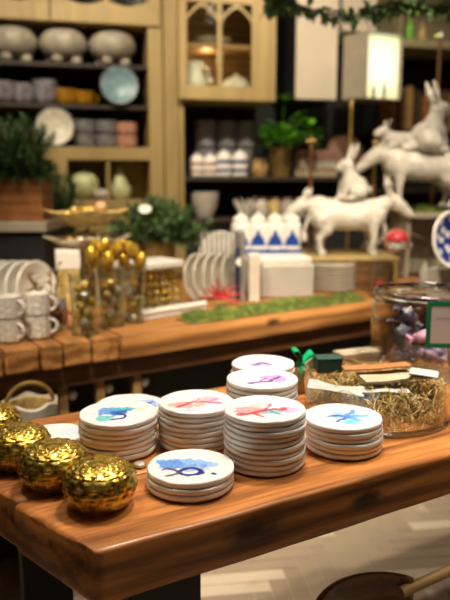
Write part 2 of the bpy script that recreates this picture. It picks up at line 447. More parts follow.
def arc(cx, cy, rx, ry, a0, a1, n=12): return [(cx+rx*math.cos(math.radians(a0+(a1-a0)*i/n)), cy+ry*math.sin(math.radians(a0+(a1-a0)*i/n))) for i in range(n+1)]
LB, DB, TE, PK, VI, RD = (.22, .48, .80), (.02, .06, .38), (.16, .58, .62), (.74, .30, .36), (.42, .26, .62), (.62, .07, .14)
paints = dict(
    A=painter([(-.22, .1, .34, .34, .3, (.12, .36, .78), .9), (-.3, -.42, .22, .22, 0, TE, .8), (.12, .3, .32, .13, .35, (.10, .50, .60), .85), (.55, .3, .12, .1, 0, (.75, .66, .35), .6), (0, .0, .2, .16, .2, (.03, .16, .55), .9)],
              [(arc(.06, -.28, .17, .2, 110, -80, 10)+[(-.06, -.5)], .035, DB, .9), ([(-.1, .02), (.05, .1), (.3, .22)], .05, (.03, .22, .5), .8)], 1),
    B=painter([(-.3, -.25, .4, .26, .2, (.78, .38, .36), .8), (.4, .2, .25, .2, .3, (.50, .38, .66), .7), (-.1, -.62, .3, .14, 0, (.40, .55, .78), .6), (.15, .15, .3, .16, .4, (.74, .45, .5), .6)],
              [([(-.5, -.4), (-.2, -.1), (.2, 0), (.6, -.1)], .06, RD, .75), ([(-.1, -.05), (.1, .35), (.35, .6)], .025, (.4, .2, .4), .6), ([(.2, 0), (.55, .25)], .03, RD, .6)], 2),
    C=painter([(-.35, -.15, .36, .3, .1, (.80, .36, .40), .8), (.15, -.2, .25, .2, 0, TE, .7), (.62, -.05, .22, .22, 0, (.60, .42, .72), .75), (-.1, .3, .3, .15, .3, (.82, .55, .6), .6)],
              [([(-.65, -.4), (-.3, -.3), (.1, -.05), (.5, 0)], .07, RD, .75), ([(-.3, -.3), (-.1, -.55)], .04, RD, .7), ([(.0, -.05), (.2, .35)], .03, (.5, .08, .3), .7), ([(.1, -.1), (.35, -.45)], .03, (.1, .3, .45), .6)], 3),
    D=painter([(.1, .0, .36, .36, .2, (.30, .52, .84), .8), (.42, .02, .34, .22, -.1, (.36, .58, .88), .8), (.15, -.42, .2, .16, 0, TE, .7), (-.55, .05, .25, .1, 0, (.62, .74, .82), .5)],
              [([(.12, 0), (-.1, .1), (-.35, .05)], .05, (.06, .18, .5), .85), ([(.12, 0), (-.2, -.35)], .045, (.06, .18, .5), .8), ([(.12, 0), (.35, .55)], .06, (.12, .3, .7), .8), ([(.12, 0), (.6, .1)], .06, (.14, .34, .74), .7), ([(.12, 0), (.45, -.35)], .05, (.12, .3, .7), .7), ([(-.3, .05), (-.75, .0)], .02, (.2, .3, .55), .6)], 4),
    E=painter([(-.18, .2, .55, .26, -.1, (.26, .50, .84), .9), (-.45, .1, .3, .25, 0, (.16, .36, .76), .8), (.35, .1, .3, .16, 0, (.34, .54, .84), .8), (.1, -.1, .3, .2, 0, (.2, .36, .72), .6)],
              [(arc(0, -.28, .25, .2, 0, 360, 16), .05, (.02, .07, .34), .9), ([(-.25, -.3), (-.55, -.1), (-.62, -.2)], .04, (.12, .10, .22), .8), ([(-.3, -.4), (-.5, -.5)], .05, (.2, .14, .2), .8), ([(.5, -.35), (.56, -.42)], .035, DB, .9)], 5),
    F=painter([(.35, .05, .38, .34, .3, (.55, .34, .68), .85), (0, -.2, .3, .2, 0, (.66, .55, .74), .6), (-.3, -.45, .22, .14, 0, (.62, .56, .74), .6)],
              [([(-.4, -.45), (-.1, -.3), (.2, -.25), (.5, .2)], .05, (.22, .10, .36), .85), ([(-.1, -.3), (.1, .1)], .03, (.3, .14, .4), .7)], 6),
    G=painter([(-.2, -.05, .3, .26, 0, (.52, .42, .72), .8), (.1, -.3, .2, .16, 0, (.62, .5, .72), .6)], [([(-.35, -.2), (0, .1), (.2, -.1)], .06, (.2, .12, .42), .85)], 7),
    H=painter([(.55, .1, .3, .4, .2, (.30, .50, .82), .85), (.2, .3, .3, .2, 0, (.5, .66, .84), .6)], [([(.3, 0), (.7, .3)], .04, DB, .8)], 8),
    I=painter([(.5, .2, .3, .3, .2, (.5, .66, .84), .5)], [], 9),
)
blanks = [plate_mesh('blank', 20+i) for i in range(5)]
ORD = ['top', 'second', 'third', 'fourth', 'fifth', 'sixth', 'seventh', 'eighth', 'ninth', 'tenth', 'eleventh']
def stack(key, cx, cy, n, desc, where, k=1.0, loc=None):
    p = T(cx, cy, Z+(n-1)*PP+.011) if loc is None else tbl.matrix_basis@Vector((*loc, Z))
    for i in range(n):                                          # from the bottom up
        pos = (p.x+R.uniform(-.0022, .0022), p.y+R.uniform(-.0022, .0022), Z+.0012+i*PP)
        if i == n-1:
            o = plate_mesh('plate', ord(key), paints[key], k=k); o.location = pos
            tag(o, f'white plate painted with {desc}, {where}', 'plate', 'small stacked handmade plates')
        else:
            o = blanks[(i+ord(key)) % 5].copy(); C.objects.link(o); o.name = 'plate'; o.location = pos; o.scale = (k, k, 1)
            q = ORD[n-1-i]
            nm = f'{q} white plate from the top' if i else 'bottom white plate'
            tag(o, f'{nm}, {where}', 'plate', 'small stacked handmade plates')
            o.rotation_euler = (0, 0, R.choice([0, 1.1, 2.3, 3.6, 4.9]))
stack('A', 118, 413, 7, 'a blue green seahorse', 'seahorse stack behind the gold votives')
stack('B', 196, 402, 8, 'a faded red crayfish', 'crayfish stack left of the tallest')
stack('C', 265, 409, 10, 'a crimson lobster', 'tallest nearest stack, lobster on top')
stack('D', 344, 417, 6, 'a pale blue starfish', 'starfish stack before the straw bowl')
stack('E', 191, 467, 3, 'a dark blue octopus', 'low front stack')
stack('F', 262, 379, 10, 'a violet crab', 'crab stack right behind the tallest')
stack('G', 263, 366, 9, 'a small violet snail', 'hindmost stack', .98, (.576, .446))
stack('H', 122, 409.5, 3, 'a soft blue jellyfish', 'half hidden stack behind the seahorse', 1.0, (.252, .492))
stack('I', 86, 426, 1, 'a faint blue wash', 'lone small plate between votives and seahorse stack', .78, (.075, .455))
for b in blanks: bpy.data.objects.remove(b)
# ------------------------------------------------------------------ gold votives
def votive():
    mb = MB(); prof = []
    ctrl = [(.0, 0), (.040, 0), (.047, .003), (.0555, .014), (.0615, .028), (.064, .042), (.0625, .056), (.057, .068), (.047, .0765), (.034, .080), (.018, .0812), (.0005, .0815)]
    n = 72
    for j in range(n+1):
        t = j/n*(len(ctrl)-1); i = min(int(t), len(ctrl)-2); f = t-i
        p0, p1, p2, p3 = ctrl[max(i-1, 0)], ctrl[i], ctrl[i+1], ctrl[min(i+2, len(ctrl)-1)]
        cr = lambda a, b, c, d: .5*(2*b+(-a+c)*f+(2*a-5*b+4*c-d)*f*f+(-a+3*b-3*c+d)*f**3)
        prof.append((max(.0005, cr(p0[0], p1[0], p2[0], p3[0])), max(0, cr(p0[1], p1[1], p2[1], p3[1]))*.92))
    def fn(r, z, a):
        d = 0
        if z > .026 and r > .004:
            # rows of raised petals with fine ribs, a beaded ring below them
            row = 4.0; s = (z-.026)/.055 if r > .055 else 1-(r/.055)*.45+.0
            s = (z-.026)/.040 if z < .066 else 1+(0.064-r)/.030
            t = s*row; cell = a*14/(2*PI)+(.5 if int(t) % 2 else 0)
            fx, fy = (cell % 1)-.5, (t % 1)-.5
            pet = max(0, 1-math.hypot(fx*1.7, fy*1.5)*1.5)
            d = .0019*min(1, pet*1.8)+.0007*math.cos(fx*40)*pet+.0006*noise.noise(Vector((math.cos(a)*20, math.sin(a)*20, z*500)))
            if .026 < z < .031: d = .0009*math.cos(a*60)
        d *= min(1, r/.02)
        return r+d, z+d*.5*(1 if z > .066 else 0)
    mb.lathe(prof, 168, None, fn)
    return mb
vd = [(101, 517, 'nearest gold embossed votive at the table corner', 1.0, 77), (55, 495, 'second gold embossed votive from the table corner', 1, 71), (20, 474, 'third gold embossed votive from the table corner', 1, 64), (-8, 449, 'farthest gold embossed votive, cut off by the photo edge', 1, 58)]
v0 = None
for (px, py, lab, k, wpx) in vd:
    p = T(px, py, Z)
    # base pixel is the near rim of the foot: step back by the foot radius
    dirv = Vector((p.x, p.y, 0)).normalized(); p = p+dirv*.042
    if v0 is None:
        v0 = thing('gold_votive', lab, 'votive', (p.x, p.y, Z+.001), 0, 'gold embossed votives along the table end')
        v0.scale = (.93, .93, .95)
        votive().build('bowl', M['gold'], v0, auto=180)
        lid = MB(); lid.lathe([(.0, .0740), (.016, .0742), (.018, .0760), (.012, .0770), (.005, .078), (.0005, .0785)], 32)
        lid.build('lid_rosette', M['gold'], v0)
    else: dup(v0, (p.x, p.y, Z+.001), R.uniform(0, 6), lab)
# silver disc by the votive
p = T(140, 467, Z)
MB().lathe([(.0, 0), (.010, 0), (.0125, .003), (.011, .007), (.006, .0095), (.0005, .010)], 28).build('glass_pebble', M['silver'], loc=(p.x, p.y, Z+.001))
tag(bpy.data.objects['glass_pebble'], 'small silvery pebble lying between the nearest votive and octopus plate', 'pebble')
# ------------------------------------------------------------------ wide straw bowl with envelopes
bl, br = T(302, 418, Z), T(447, 418, Z)
bc = T(376, 412, Z)
BR = .152*1.0
BRR = (depth(bc)*145/F)/2
bowl = thing('straw_bowl', 'wide low clear glass bowl filled with straw and paper packets', 'bowl', (bc.x, bc.y, Z+.001))
BH = .098
def hollow(r0, r1, h, t, foot=.006, n=72, lip=True):
    pr = [(.0005, 0), (r0-.004, 0), (r0, .004), ((r0+r1)/2, h*.5), (r1, h)]
    if lip: pr += [(r1+t*.4, h+t*.4), (r1+t*.1, h+t), (r1-t*.8, h+t*.8)]
    pr += [(r1-t, h), ((r0+r1)/2-t, h*.5), (r0-t, foot+.003), (r0-t-.004, foot), (.0005, foot)]
    return MB().lathe(pr, n)
hollow(BRR*.97, BRR, BH, .004).build('glass_wall', M['glass'], bowl)
MB().lathe([(BRR*.90, .0), (BRR*.985, .0), (BRR*.99, .007), (BRR*.93, .010), (BRR*.90, .006), (BRR*.90, 0)], 72).build('thick_base', M['glassthick'], bowl)
st = MB()
for i in range(1500):
    a = R.uniform(0, 2*PI); rr = math.sqrt(R.uniform(0.02, 1))*(BRR-.022)
    z0 = R.uniform(.012, .060+.016*R.random()); a2 = R.uniform(0, 2*PI); L = R.uniform(.02, .055)
    pts = []
    for k in range(6):
        t = k/5-.5
        x = rr*math.cos(a)+L*t*math.cos(a2)+.010*math.sin(t*5+i); y = rr*math.sin(a)+L*t*math.sin(a2)+.010*math.cos(t*4+i*2)
        q = math.hypot(x, y); mx = BRR-.010
        if q > mx: x *= mx/q; y *= mx/q
        pts.append((x, y, max(.010, z0+.016*math.sin(t*4+i*3))))
    st.tube(pts, .0011, 4)
so = st.build('packing_straw', M['straw'], loc=(bc.x, bc.y, Z+.001))
tag(so, 'tangled golden packing straw in the wide glass bowl', 'straw', kind='stuff')
def slab(name, m, px, py, z, sx, sy, sz, rz, tilt=(0, 0), bevel=.0008, label='', cat='', bend=0, group=None):
    p = T(px, py, z); mb = MB()
    n = 10
    vs, fs = [], []
    for i in range(n+1):
        for j in range(n+1):
            x, y = (i/n-.5)*sx, (j/n-.5)*sy
            vs.append((x, y, bend*noise.noise(Vector((x*14+z*50, y*14, px)))))
    m0 = len(vs)
    vs += [(v[0], v[1], v[2]-sz) for v in vs]
    q = n+1
    for i in range(n):
        for j in range(n):
            fs.append((i*q+j, (i+1)*q+j, (i+1)*q+j+1, i*q+j+1)); fs.append(tuple(m0+k for k in (i*q+j+1, (i+1)*q+j+1, (i+1)*q+j, i*q+j)))
    for i in range(n):
        fs += [(i*q, m0+i*q, m0+(i+1)*q, (i+1)*q), (i*q+n, (i+1)*q+n, m0+(i+1)*q+n, m0+i*q+n), (i, i+1, m0+i+1, m0+i), (n*q+i, m0+n*q+i, m0+n*q+i+1, n*q+i+1)]
    mb.add(vs, fs)
    o = mb.build(name, m, loc=p, rot=(tilt[0], tilt[1], rz), auto=60)
    return tag(o, label, cat, group)
ztop = Z+BH
slab('paper_packet', M['cardwhite'], 336, 388, ztop-.016, .120, .040, .002, -.22, (.04, .10), label='translucent white paper packet lowest on the straw, at the bowl front', cat='packet', bend=.012)
slab('paper_envelope', M['card'], 394, 375, ztop+.000, .150, .075, .0045, .12, (-.03, -.03), label='cream paper envelope lying across the bowl of straw', cat='envelope', bend=.004)
slab('copper_card', M['copper'], 376, 366, ztop+.012, .150, .040, .003, .05, (-.04, -.05), label='copper coloured card lying on the cream envelope', cat='card', bend=.003)
slab('paper_sheet', M['cardwhite'], 424, 373, ztop+.010, .060, .060, .002, -.35, (.0, .05), label='folded white paper sheet at the right rim of the straw bowl', cat='paper', bend=.008)
slab('wrapped_packet', M['cardwhite'], 384, 388, ztop-.018, .105, .045, .004, .05, (.05, .0), label='pale paper packet in the straw beneath the cream envelope', cat='packet', bend=.008)
p = T(328, 362, ztop+.005)
g = thing('gift_box', 'small dark green box on the left rim of the straw bowl', 'box', (p.x, p.y, p.z-.022), .1)
MB().box(-.030, .030, -.02, .02, 0, .030).build('box_body', M['greenbox'], g, bevel=.002)
MB().box(-.031, .031, -.021, .021, .030, .036).build('lid', M['greenbox'], g, bevel=.0015)
# wood block with the green bow
p = T(301, 396, Z)
wbk = MB().box(-.014, .014, -.014, .014, 0, .062).build('wooden_block', M['oak'], loc=(p.x+.002, p.y+.03, Z+.001), rot=(0, 0, .3), bevel=.002)
tag(wbk, 'upright light wooden block behind the violet plates', 'block')
p = Vector((p.x+.002, p.y+.03, Z+.064))
bw = thing('ribbon_bow', 'shiny bright green ribbon bow on the wooden block', 'bow', p, .2); bw.scale = (1.3, 1.3, 1.15)
for nm, pts in (('loop', [(0, 0, .012), (-.012, .004, .028), (-.022, 0, .040), (-.010, -.005, .046), (0, 0, .030), (.001, 0, .012)]),
                ('loop', [(0, 0, .012), (.014, .004, .030), (.024, 0, .038), (.018, -.005, .024), (.006, 0, .014), (0, 0, .012)]),
                ('ribbon_tail', [(0, 0, .012), (-.006, -.014, .004), (-.010, -.022, -.012), (-.004, -.027, -.026)]),
                ('ribbon_tail', [(0, 0, .012), (.010, -.013, .006), (.016, -.021, -.006), (.012, -.024, -.020)])):
    mb = MB(); w = .013; vs = []
    for q in pts:
        q = Vector(q); vs += [q+Vector((0, -w, -.002)), q+Vector((.001, w, .002))]
    mb.add(vs, [(2*i, 2*i+1, 2*i+3, 2*i+2) for i in range(len(pts)-1)])
    o = mb.build(nm, M['greenbow'], bw, auto=180)
    s = o.modifiers.new('thick', 'SOLIDIFY'); s.thickness = .0008
    s = o.modifiers.new('sub', 'SUBSURF'); s.levels = 2; s.render_levels = 2
MB().ball((0, 0, .010), .009, 1, 1, .9).build('knot', M['greenbow'], bw)
# ------------------------------------------------------------------ tall glass jar with wrapped sweets
zj = Z
jc = T(424, 371, Z); JR = depth(jc)*108/F/2
jc = Vector((jc.x, jc.y, Z+.001))
jh = U(424, 291, jc.y-JR*.2).z-Z
jar = thing('glass_jar', 'tall clear glass jar with a rolled rim holding dark wrapped sweets', 'jar', jc)
JP = [(.0005, 0), (JR-.012, 0), (JR-.002, .008), (JR, .02), (JR, jh*.76), (JR-.004, jh*.84), (JR-.016, jh*.90), (JR-.018, jh*.93)]
JI = [(r-.004 if r > .01 else r, z+.004 if i < 3 else z) for i, (r, z) in enumerate(JP)][::-1]
MB().lathe(JP+JI, 72).build('glass_wall', M['glass'], jar)
rr = JR-.014
MB().lathe([(rr-.006, jh*.925), (rr+.004, jh*.925), (rr+.009, jh*.95), (rr+.007, jh*.985), (rr, jh), (rr-.006, jh*.985), (rr-.008, jh*.95), (rr-.006, jh*.925)], 72).build('rim', M['glassthick'], jar)
MB().lathe([(rr-.002, jh*.86), (rr+.006, jh*.865), (rr+.003, jh*.885), (rr-.002, jh*.88), (rr-.002, jh*.86)], 72).build('neck_ring', M['glassthick'], jar)
def sweet(loc, m, sx, sy, sz, rot, label):
    mb = MB(); mb.ball((0, 0, 0), 1, sx, sy, sz, 20)
    for i, v in enumerate(mb.v):
        v *= 1+.18*noise.noise(v*60+Vector((sx*100, 0, 0)))
    o = thing('wrapped_sweet', label, 'sweet', loc, 0, 'wrapped sweets in the glass jar'); o.rotation_euler = rot
    mb.build('wrapper', m, o)
    for s in (-1, 1):
        t = MB(); n = 14; vs = []
        for k in range(n):
            a = 2*PI*k/n; w = 1+.3*math.cos(a*5)
            vs += [(s*sx*.9, .12*sy*math.cos(a), .12*sz*math.sin(a)), (s*(sx+.016), .75*sy*w*math.cos(a), .75*sz*w*math.sin(a))]
        t.add(vs, [(2*k, 2*((k+1) % n), 2*((k+1) % n)+1, 2*k+1) for k in range(n)]); t.build('twisted_end', m, o)
jx, jy = jc.x, jc.y
sweet((jx-.070, jy+.01, Z+.040), M['blackwrap'], .036, .026, .026, (0, .2, .6), 'black wrapped sweet at the bottom left of the jar')
sweet((jx+.035, jy+.03, Z+.040), M['blackwrap'], .036, .026, .026, (0, -.1, -.4), 'black wrapped sweet low at the back of the jar')
sweet((jx-.066, jy+.01, Z+.098), M['blackwrap'], .040, .026, .028, (0, 1.2, .2), 'black glossy wrapped sweet standing up in the jar left half')
sweet((jx-.045, jy+.03, Z+.150), M['blackwrap'], .034, .024, .026, (0, .8, .5), 'uppermost black wrapped sweet near the jar left wall')
sweet((jx-.012, jy-.045, Z+.062), M['purple'], .038, .022, .020, (0, .35, -.2), 'purple and white wrapped sweet against the jar front')
sweet((jx-.006, jy-.035, Z+.108), M['lilac'], .042, .026, .018, (0, -.15, .1), 'pink lilac wrapped sweet above the purple one in the jar')
# ribbed jar with green framed sign, partly outside the photo on the right
rc = T(470, 384, Z); RR = .060
rj = thing('ribbed_jar', 'swirl ribbed glass jar cut off by the right photo edge', 'jar', (rc.x, rc.y, Z+.001))
rh = U(440, 300, rc.y).z-Z
def swirl(r, z, a): return r+(.0028*math.cos(22*(a+z*9)) if .004 < z < rh*.93 and r > .02 else 0), z
RP = [(.0005, 0), (RR*.62, 0), (RR*.72, .004)]+[(RR*(.72+.30*math.sin(PI/2*min(1, i/14*1.25))), .004+(rh-.008)*i/24) for i in range(1, 25)]+[(RR*1.05, rh)]
MB().lathe(RP+[(r-.0035, z+.004) for r, z in RP[::-1]][:-2]+[(.0005, .006)], 132, None, swirl).build('glass_wall', M['glassthick'], rj)
for i in range(7):
    a = i*2.4; o = MB().ball((0, 0, 0), .017, 1, 1, .9, 16).build('foil_sweet', M['brass'], loc=(rc.x+.022*math.cos(a), rc.y+.022*math.sin(a), Z+.024+.021*i*.75))
    tag(o, 'round gold foil sweet inside the swirl ribbed jar', 'sweet', 'foil sweets in the ribbed jar')
s0 = U(428, 302, rc.y-RR-.012); s1 = U(480, 348, rc.y-RR-.012)
sg = thing('sign_card', 'white sign card in a green frame hung on the ribbed jar', 'sign', ((s0.x+s1.x)/2, s0.y, s1.z), -.05)
sw, sh = (s1.x-s0.x)/2, s0.z-s1.z
f = .011
fm = MB(); fm.box(-sw, sw, 0, .003, 0, f); fm.box(-sw, sw, 0, .003, sh-f, sh); fm.box(-sw, -sw+f, 0, .003, f, sh-f); fm.box(sw-f, sw, 0, .003, f, sh-f)
fm.build('frame', M['signgreen'], sg, smooth=False)
MB().box(-sw+f, sw-f, .001, .003, f, sh-f).build('paper', M['signwhite'], sg, smooth=False)
ln = MB()
x = -sw+f+.012
for k in range(9):
    w_ = [.003, .0015, .004, .002, .005, .002, .0035, .0015, .004][k]
    ln.box(x, x+w_, .0004, .0011, sh*.63, sh*.63+.0022+.0012*(k % 2)); x += w_+.0014
ln.build('faint_red_lettering', mat('red_ink', (.42, .25, .30), .8), sg, smooth=False)
tie = MB(); tie.tube([(0, .0015, sh), (0, .012, sh+.006), (0, RR*.6, sh+.008)], .0008, 6); tie.build('string', M['straw'], sg)
#BACK-START
# ------------------------------------------------------------------ back table
BZ = .80
A0, A1 = T(0, 352, BZ), T(372, 301, BZ)
bdir = (A1-A0).normalized(); BA = math.atan2(bdir.y, bdir.x); bn = Vector((-bdir.y, bdir.x, 0))
bt = thing('back_table', 'long rustic beam topped table crowded with ware in the middle distance', 'table', (A0.x, A0.y, 0), BA)
BI = (Matrix.Translation((A0.x, A0.y, 0))@Matrix.Rotation(BA, 4, 'Z')).inverted()
def bloc(p): return BI@Vector(p)
BLEN = (A1-A0).length; BD = 1.30; BTH = .085; BL2 = BLEN+.75
beam = wood('beam_wood', (.14, .052, .013), (.52, .24, .072), 0, .9, .5, [(BLEN*.66, 0, BZ-.03, .018)], .4, .4)
blockw = wood('plank_end_wood', (.14, .052, .013), (.54, .26, .082), 1, .9, .5, (), .4, .4)
bu = [bloc(T(px, 340, BZ)).x for px in (-50, -12, 30, 57, 94, 131)]
tm = MB(); x0 = -1.0
tops = MB()
for i in range(len(bu)-1):
    tops.box(bu[i]+.004, bu[i+1]-.004, R.uniform(-.006, .006), .85, BZ-BTH+R.uniform(-.004, .004), BZ-R.uniform(0, .0015))
tops.build('end_planks', blockw, bt, bevel=.007, smooth=False)
n = 40; vs = []
bm_ = MB()
for i in range(n+1):
    x = bu[-1]+.004+(BL2-bu[-1])*i/n
    for (y, z) in ((.006, 0), (0, -.008), (0, -.06), (.005, -BTH), (BD, -BTH), (BD, 0)):
        f = .006*noise.noise(Vector((x*6, z*20, 2))) if y < .1 else 0
        vs.append((x, y+f, BZ+z+(.003*noise.noise(Vector((x*5, 9, z*9))) if y < .1 and z < -.02 else 0)))
bm_.add(vs, [(i*6+j, i*6+(j+1) % 6, (i+1)*6+(j+1) % 6, (i+1)*6+j) for i in range(n) for j in range(6)]+[(0, 1, 2, 3, 4, 5), tuple(n*6+k for k in range(6))])
bm_.build('beam', beam, bt, auto=50)
MB().box(bu[0]+.01, BL2-.02, .035, .82, BZ-BTH-.075, BZ-BTH).build('apron', wood('apron_wood', (.05, .02, .006), (.15, .062, .02), 0, .9, .5), bt, smooth=False)
MB().box(bu[0]+.03, BL2-.06, .16, .80, .02, BZ-BTH-.075).build('base_cabinet', M['dark'], bt, smooth=False)
for px in (44, 81, 118):
    q = bloc(T(px, 374-(px-44)*.13, BZ-BTH-.08)); x = q.x
    MB().box(x-.016, x+.016, .05, .085, .0, BZ-BTH-.076).build('post', M['oak'], bt, bevel=.004)
    k = MB(); k.lathe([(.0005, 0), (.006, .0), (.006, .08), (.014, .088), (.017, .096), (.011, .104), (.0005, .106)], 20, Matrix.Translation((x+.036, .162, BZ-BTH-.118))@Matrix.Rotation(PI/2, 4, 'X'))
    k.build('knob', M['white'], bt)
# basket on the lower shelf
p = bt.matrix_basis@Vector((.17, .02, .451))
p = U(31, 420, 1.92); 
bk_ = thing('handled_basket', 'pale cloth lined basket with a brass ring handle under the back table', 'basket', (p.x, p.y, .451), .4)
MB().box(-.2, .60, bloc(p).y-.10, .16, .42, .45).build('lower_shelf', M['darkoak'], bt, smooth=False)
bh = p.z-.451+.05
MB().lathe([(.0005, 0), (.05, 0), (.065, bh), (.070, bh), (.052, .006), (.0005, .006)], 32).build('basket_body', M['straw'], bk_)
MB().lathe([(.071, bh-.03), (.079, bh-.028), (.080, bh+.006), (.073, bh+.010), (.068, bh-.01)], 32, None, lambda r, z, a: (r+.003*math.sin(a*9), z+.006*math.sin(a*5))).build('cloth_lining', M['cream'], bk_)
MB().tube([(.070*math.cos(PI*i/14), 0, bh-.01+.075*math.sin(PI*i/14)) for i in range(15)], .006, 8).build('handle', M['brass'], bk_)
# flat cardboard box at the far edge of the front table
p = tloc(T(347, 364, Z))
cr = thing('cardboard_box', 'low plain tan cardboard box behind the straw bowl', 'box', tbl.matrix_basis@Vector((p.x, min(p.y, DEP-.035), Z+.002)), ANG-.12)
MB().box(-.058, .058, -.026, .026, 0, .034).build('box_body', M['card'], cr, smooth=False)
MB().box(-.061, .061, -.029, .029, .034, .046).build('lid', M['card'], cr, smooth=False)
# ---- mugs
def mug_parts(root, m, r=.042, h=.074, side=1):
    MB().lathe([(.0005, 0), (r*.86, 0), (r*.97, .004), (r, .012), (r*1.0, h*.85), (r*1.02, h), (r*.98, h+.001), (r*.94, h*.98), (r*.92, .010), (r*.8, .006), (.0005, .006)], 36, None,
               lambda rr, z, a: (rr+(.0009*math.sin(a*26)*math.sin(z*420) if rr > r*.95 else 0), z)).build('cup', m, root)
    MB().tube([(r*.95+.024*math.sin(PI*i/10), 0, h*.52+h*.30*math.cos(PI*i/10)) for i in range(11)], .0052, 8).build('handle', m, root)
mh = .076
mug0 = None
for (px, py, lv, lab, az) in ((6, 345, 0, 'lower white textured mug at the left photo edge', -.5), (6, 345, 1, 'upper white textured mug at the left photo edge', -.4),
                         (35, 341, 0, 'lower white textured mug next to the jar candle', .1), (35, 341, 1, 'upper white textured mug with its handle by the jar candle', .15)):
    p = T(px, py, BZ)+Vector((0, .045, 0))
    if mug0 is None:
        mug0 = thing('mug', lab, 'mug', (p.x, p.y, BZ+.003), az, 'stacked white mugs on the back table'); mug_parts(mug0, M['ribbed'])
    else: dup(mug0, (p.x, p.y, BZ+.003+lv*mh), az, lab)
# ---- upright plates behind the mugs
def dish(r=.11, d=.018, t=.006, n=56):
    return MB().lathe([(.0005, 0), (r*.6, 0), (r*.72, d*.35), (r*.97, d*.92), (r, d), (r*.97, d+t*.6), (r*.70, d*.35+t), (r*.58, t), (.0005, t)], n)
d0 = None
for i, px in enumerate((-8, 3, 14, 25, 36)):
    p = T(px, 318, BZ); r = .110
    rot = (PI/2-.12, 0, math.radians(62))
    lab = ['hindmost', 'fourth', 'third', 'second', 'foremost'][i]+' upright white plate in the row behind the mugs' + ('' if i in (0, 4) else ' counted from the jar candle')
    if d0 is None:
        d0 = dish(r, .016).build('upright_plate', M['white'], loc=(p.x, p.y, BZ+r+.002), rot=rot); tag(d0, lab, 'plate', 'upright plates behind the mugs')
    else:
        o = d0.copy(); C.objects.link(o); o.location = (p.x, p.y, BZ+r+.002); o['label'] = lab
p = T(18, 322, BZ)
rk = thing('plate_rack', 'thin dark wire rack holding the upright plates behind the mugs', 'rack', (p.x, p.y, BZ+.002), 0)
for dy in (-.03, .03): MB().tube([(-.10, dy, .004), (.10, dy, .004)], .003, 6).build('rail', M['steel'], rk)
# ---- jar candle
p = T(57, 330, BZ)+Vector((0, .03, 0))
jcn = thing('jar_candle', 'white jar candle with a pinkish brown label beside the mugs', 'candle', (p.x, p.y, BZ+.002))
MB().lathe([(.0005, 0), (.030, 0), (.032, .004), (.032, .125), (.029, .13), (.029, .012), (.0005, .010)], 32).build('glass_cup', M['glass'], jcn)
MB().lathe([(.0005, .012), (.0285, .012), (.0285, .115), (.0005, .113)], 28).build('wax', mat('lavender_white_wax', (.52, .52, .60), .4), jcn)
MB().lathe([(.0326, .02), (.0332, .02), (.0332, .075), (.0326, .075), (.0326, .02)], 32).build('label_band', mat('brown_label', (.30, .12, .07), .6), jcn)
# ---- vases with gold ornaments
def drop(mb, c, s, ax=(0, 0, 1)):
    q = Vector(ax).to_track_quat('Z', 'Y').to_matrix().to_4x4()
    mb.lathe([(.0005, -1), (.35, -.92), (.75, -.6), (.92, -.2), (.85, .2), (.55, .6), (.25, .9), (.0005, 1.1)], 16, Matrix.Translation(c)@q@Matrix.Scale(s, 4), lambda r, z, a: (r*(1+.12*math.cos(a*6)), z))
def vase(px, py, wpx, ytop, lab, flare=1.0):
    p = T(px, py, BZ); r = depth(p)*wpx/F/2; p = p+Vector((0, r, 0)); h = U(px, ytop, p.y).z-BZ
    t = thing('glass_vase', lab, 'vase', (p.x, p.y, BZ+.002))
    MB().lathe([(.0005, 0), (r*.8, 0), (r*.86, .006), (r*.84, h*.4), (r*flare, h), (r*flare-.003, h), (r*.84-.004, h*.4), (r*.8, .012), (.0005, .010)], 40).build('glass_wall', M['vaseglass'], t)
    MB().lathe([(r*.70, 0), (r*.86, 0), (r*.88, .006), (r*.7, .010), (r*.7, 0)], 36).build('thick_foot', M['glassthick'], t)
    return p, r, h
vz = [vase(82, 338, 31, 274, 'wide clear vase of gold trinkets nearest the jar candle'), vase(109, 329, 30, 268, 'middle clear vase filled with gilded drops and silver beads', 1.06), vase(133, 325, 22, 266, 'narrow flared clear vase beside the glass terrarium', 1.35)]
for vi, (p, r, h) in enumerate(vz):
    nm = ['wide', 'middle', 'narrow flared'][vi]
    lows = None
    for i in range([14, 12, 7][vi]):
        a = i*2.4; rr = r*.52*math.sqrt((i*.618) % 1); zz = BZ+.022+(h*.92-.03)*i/[14, 12, 7][vi]; s = .013+.006*((i*.37) % 1)
        m = [M['goldleaf'], M['brass'], M['silver'], M['straw']][(i*7+vi) % 4 if vi != 1 else (i % 3)]
        mb = MB(); drop(mb, (0, 0, 0), s, (math.cos(a*3), math.sin(a*2), .6))
        mb.build('gilt_drop', m, loc=(p.x+rr*math.cos(a), p.y+rr*math.sin(a), zz))
        tag(bpy.context.scene.objects[C.objects[-1].name], f'small drop shaped trinket heaped inside the {nm} vase', 'trinket', f'trinkets in the {nm} vase')
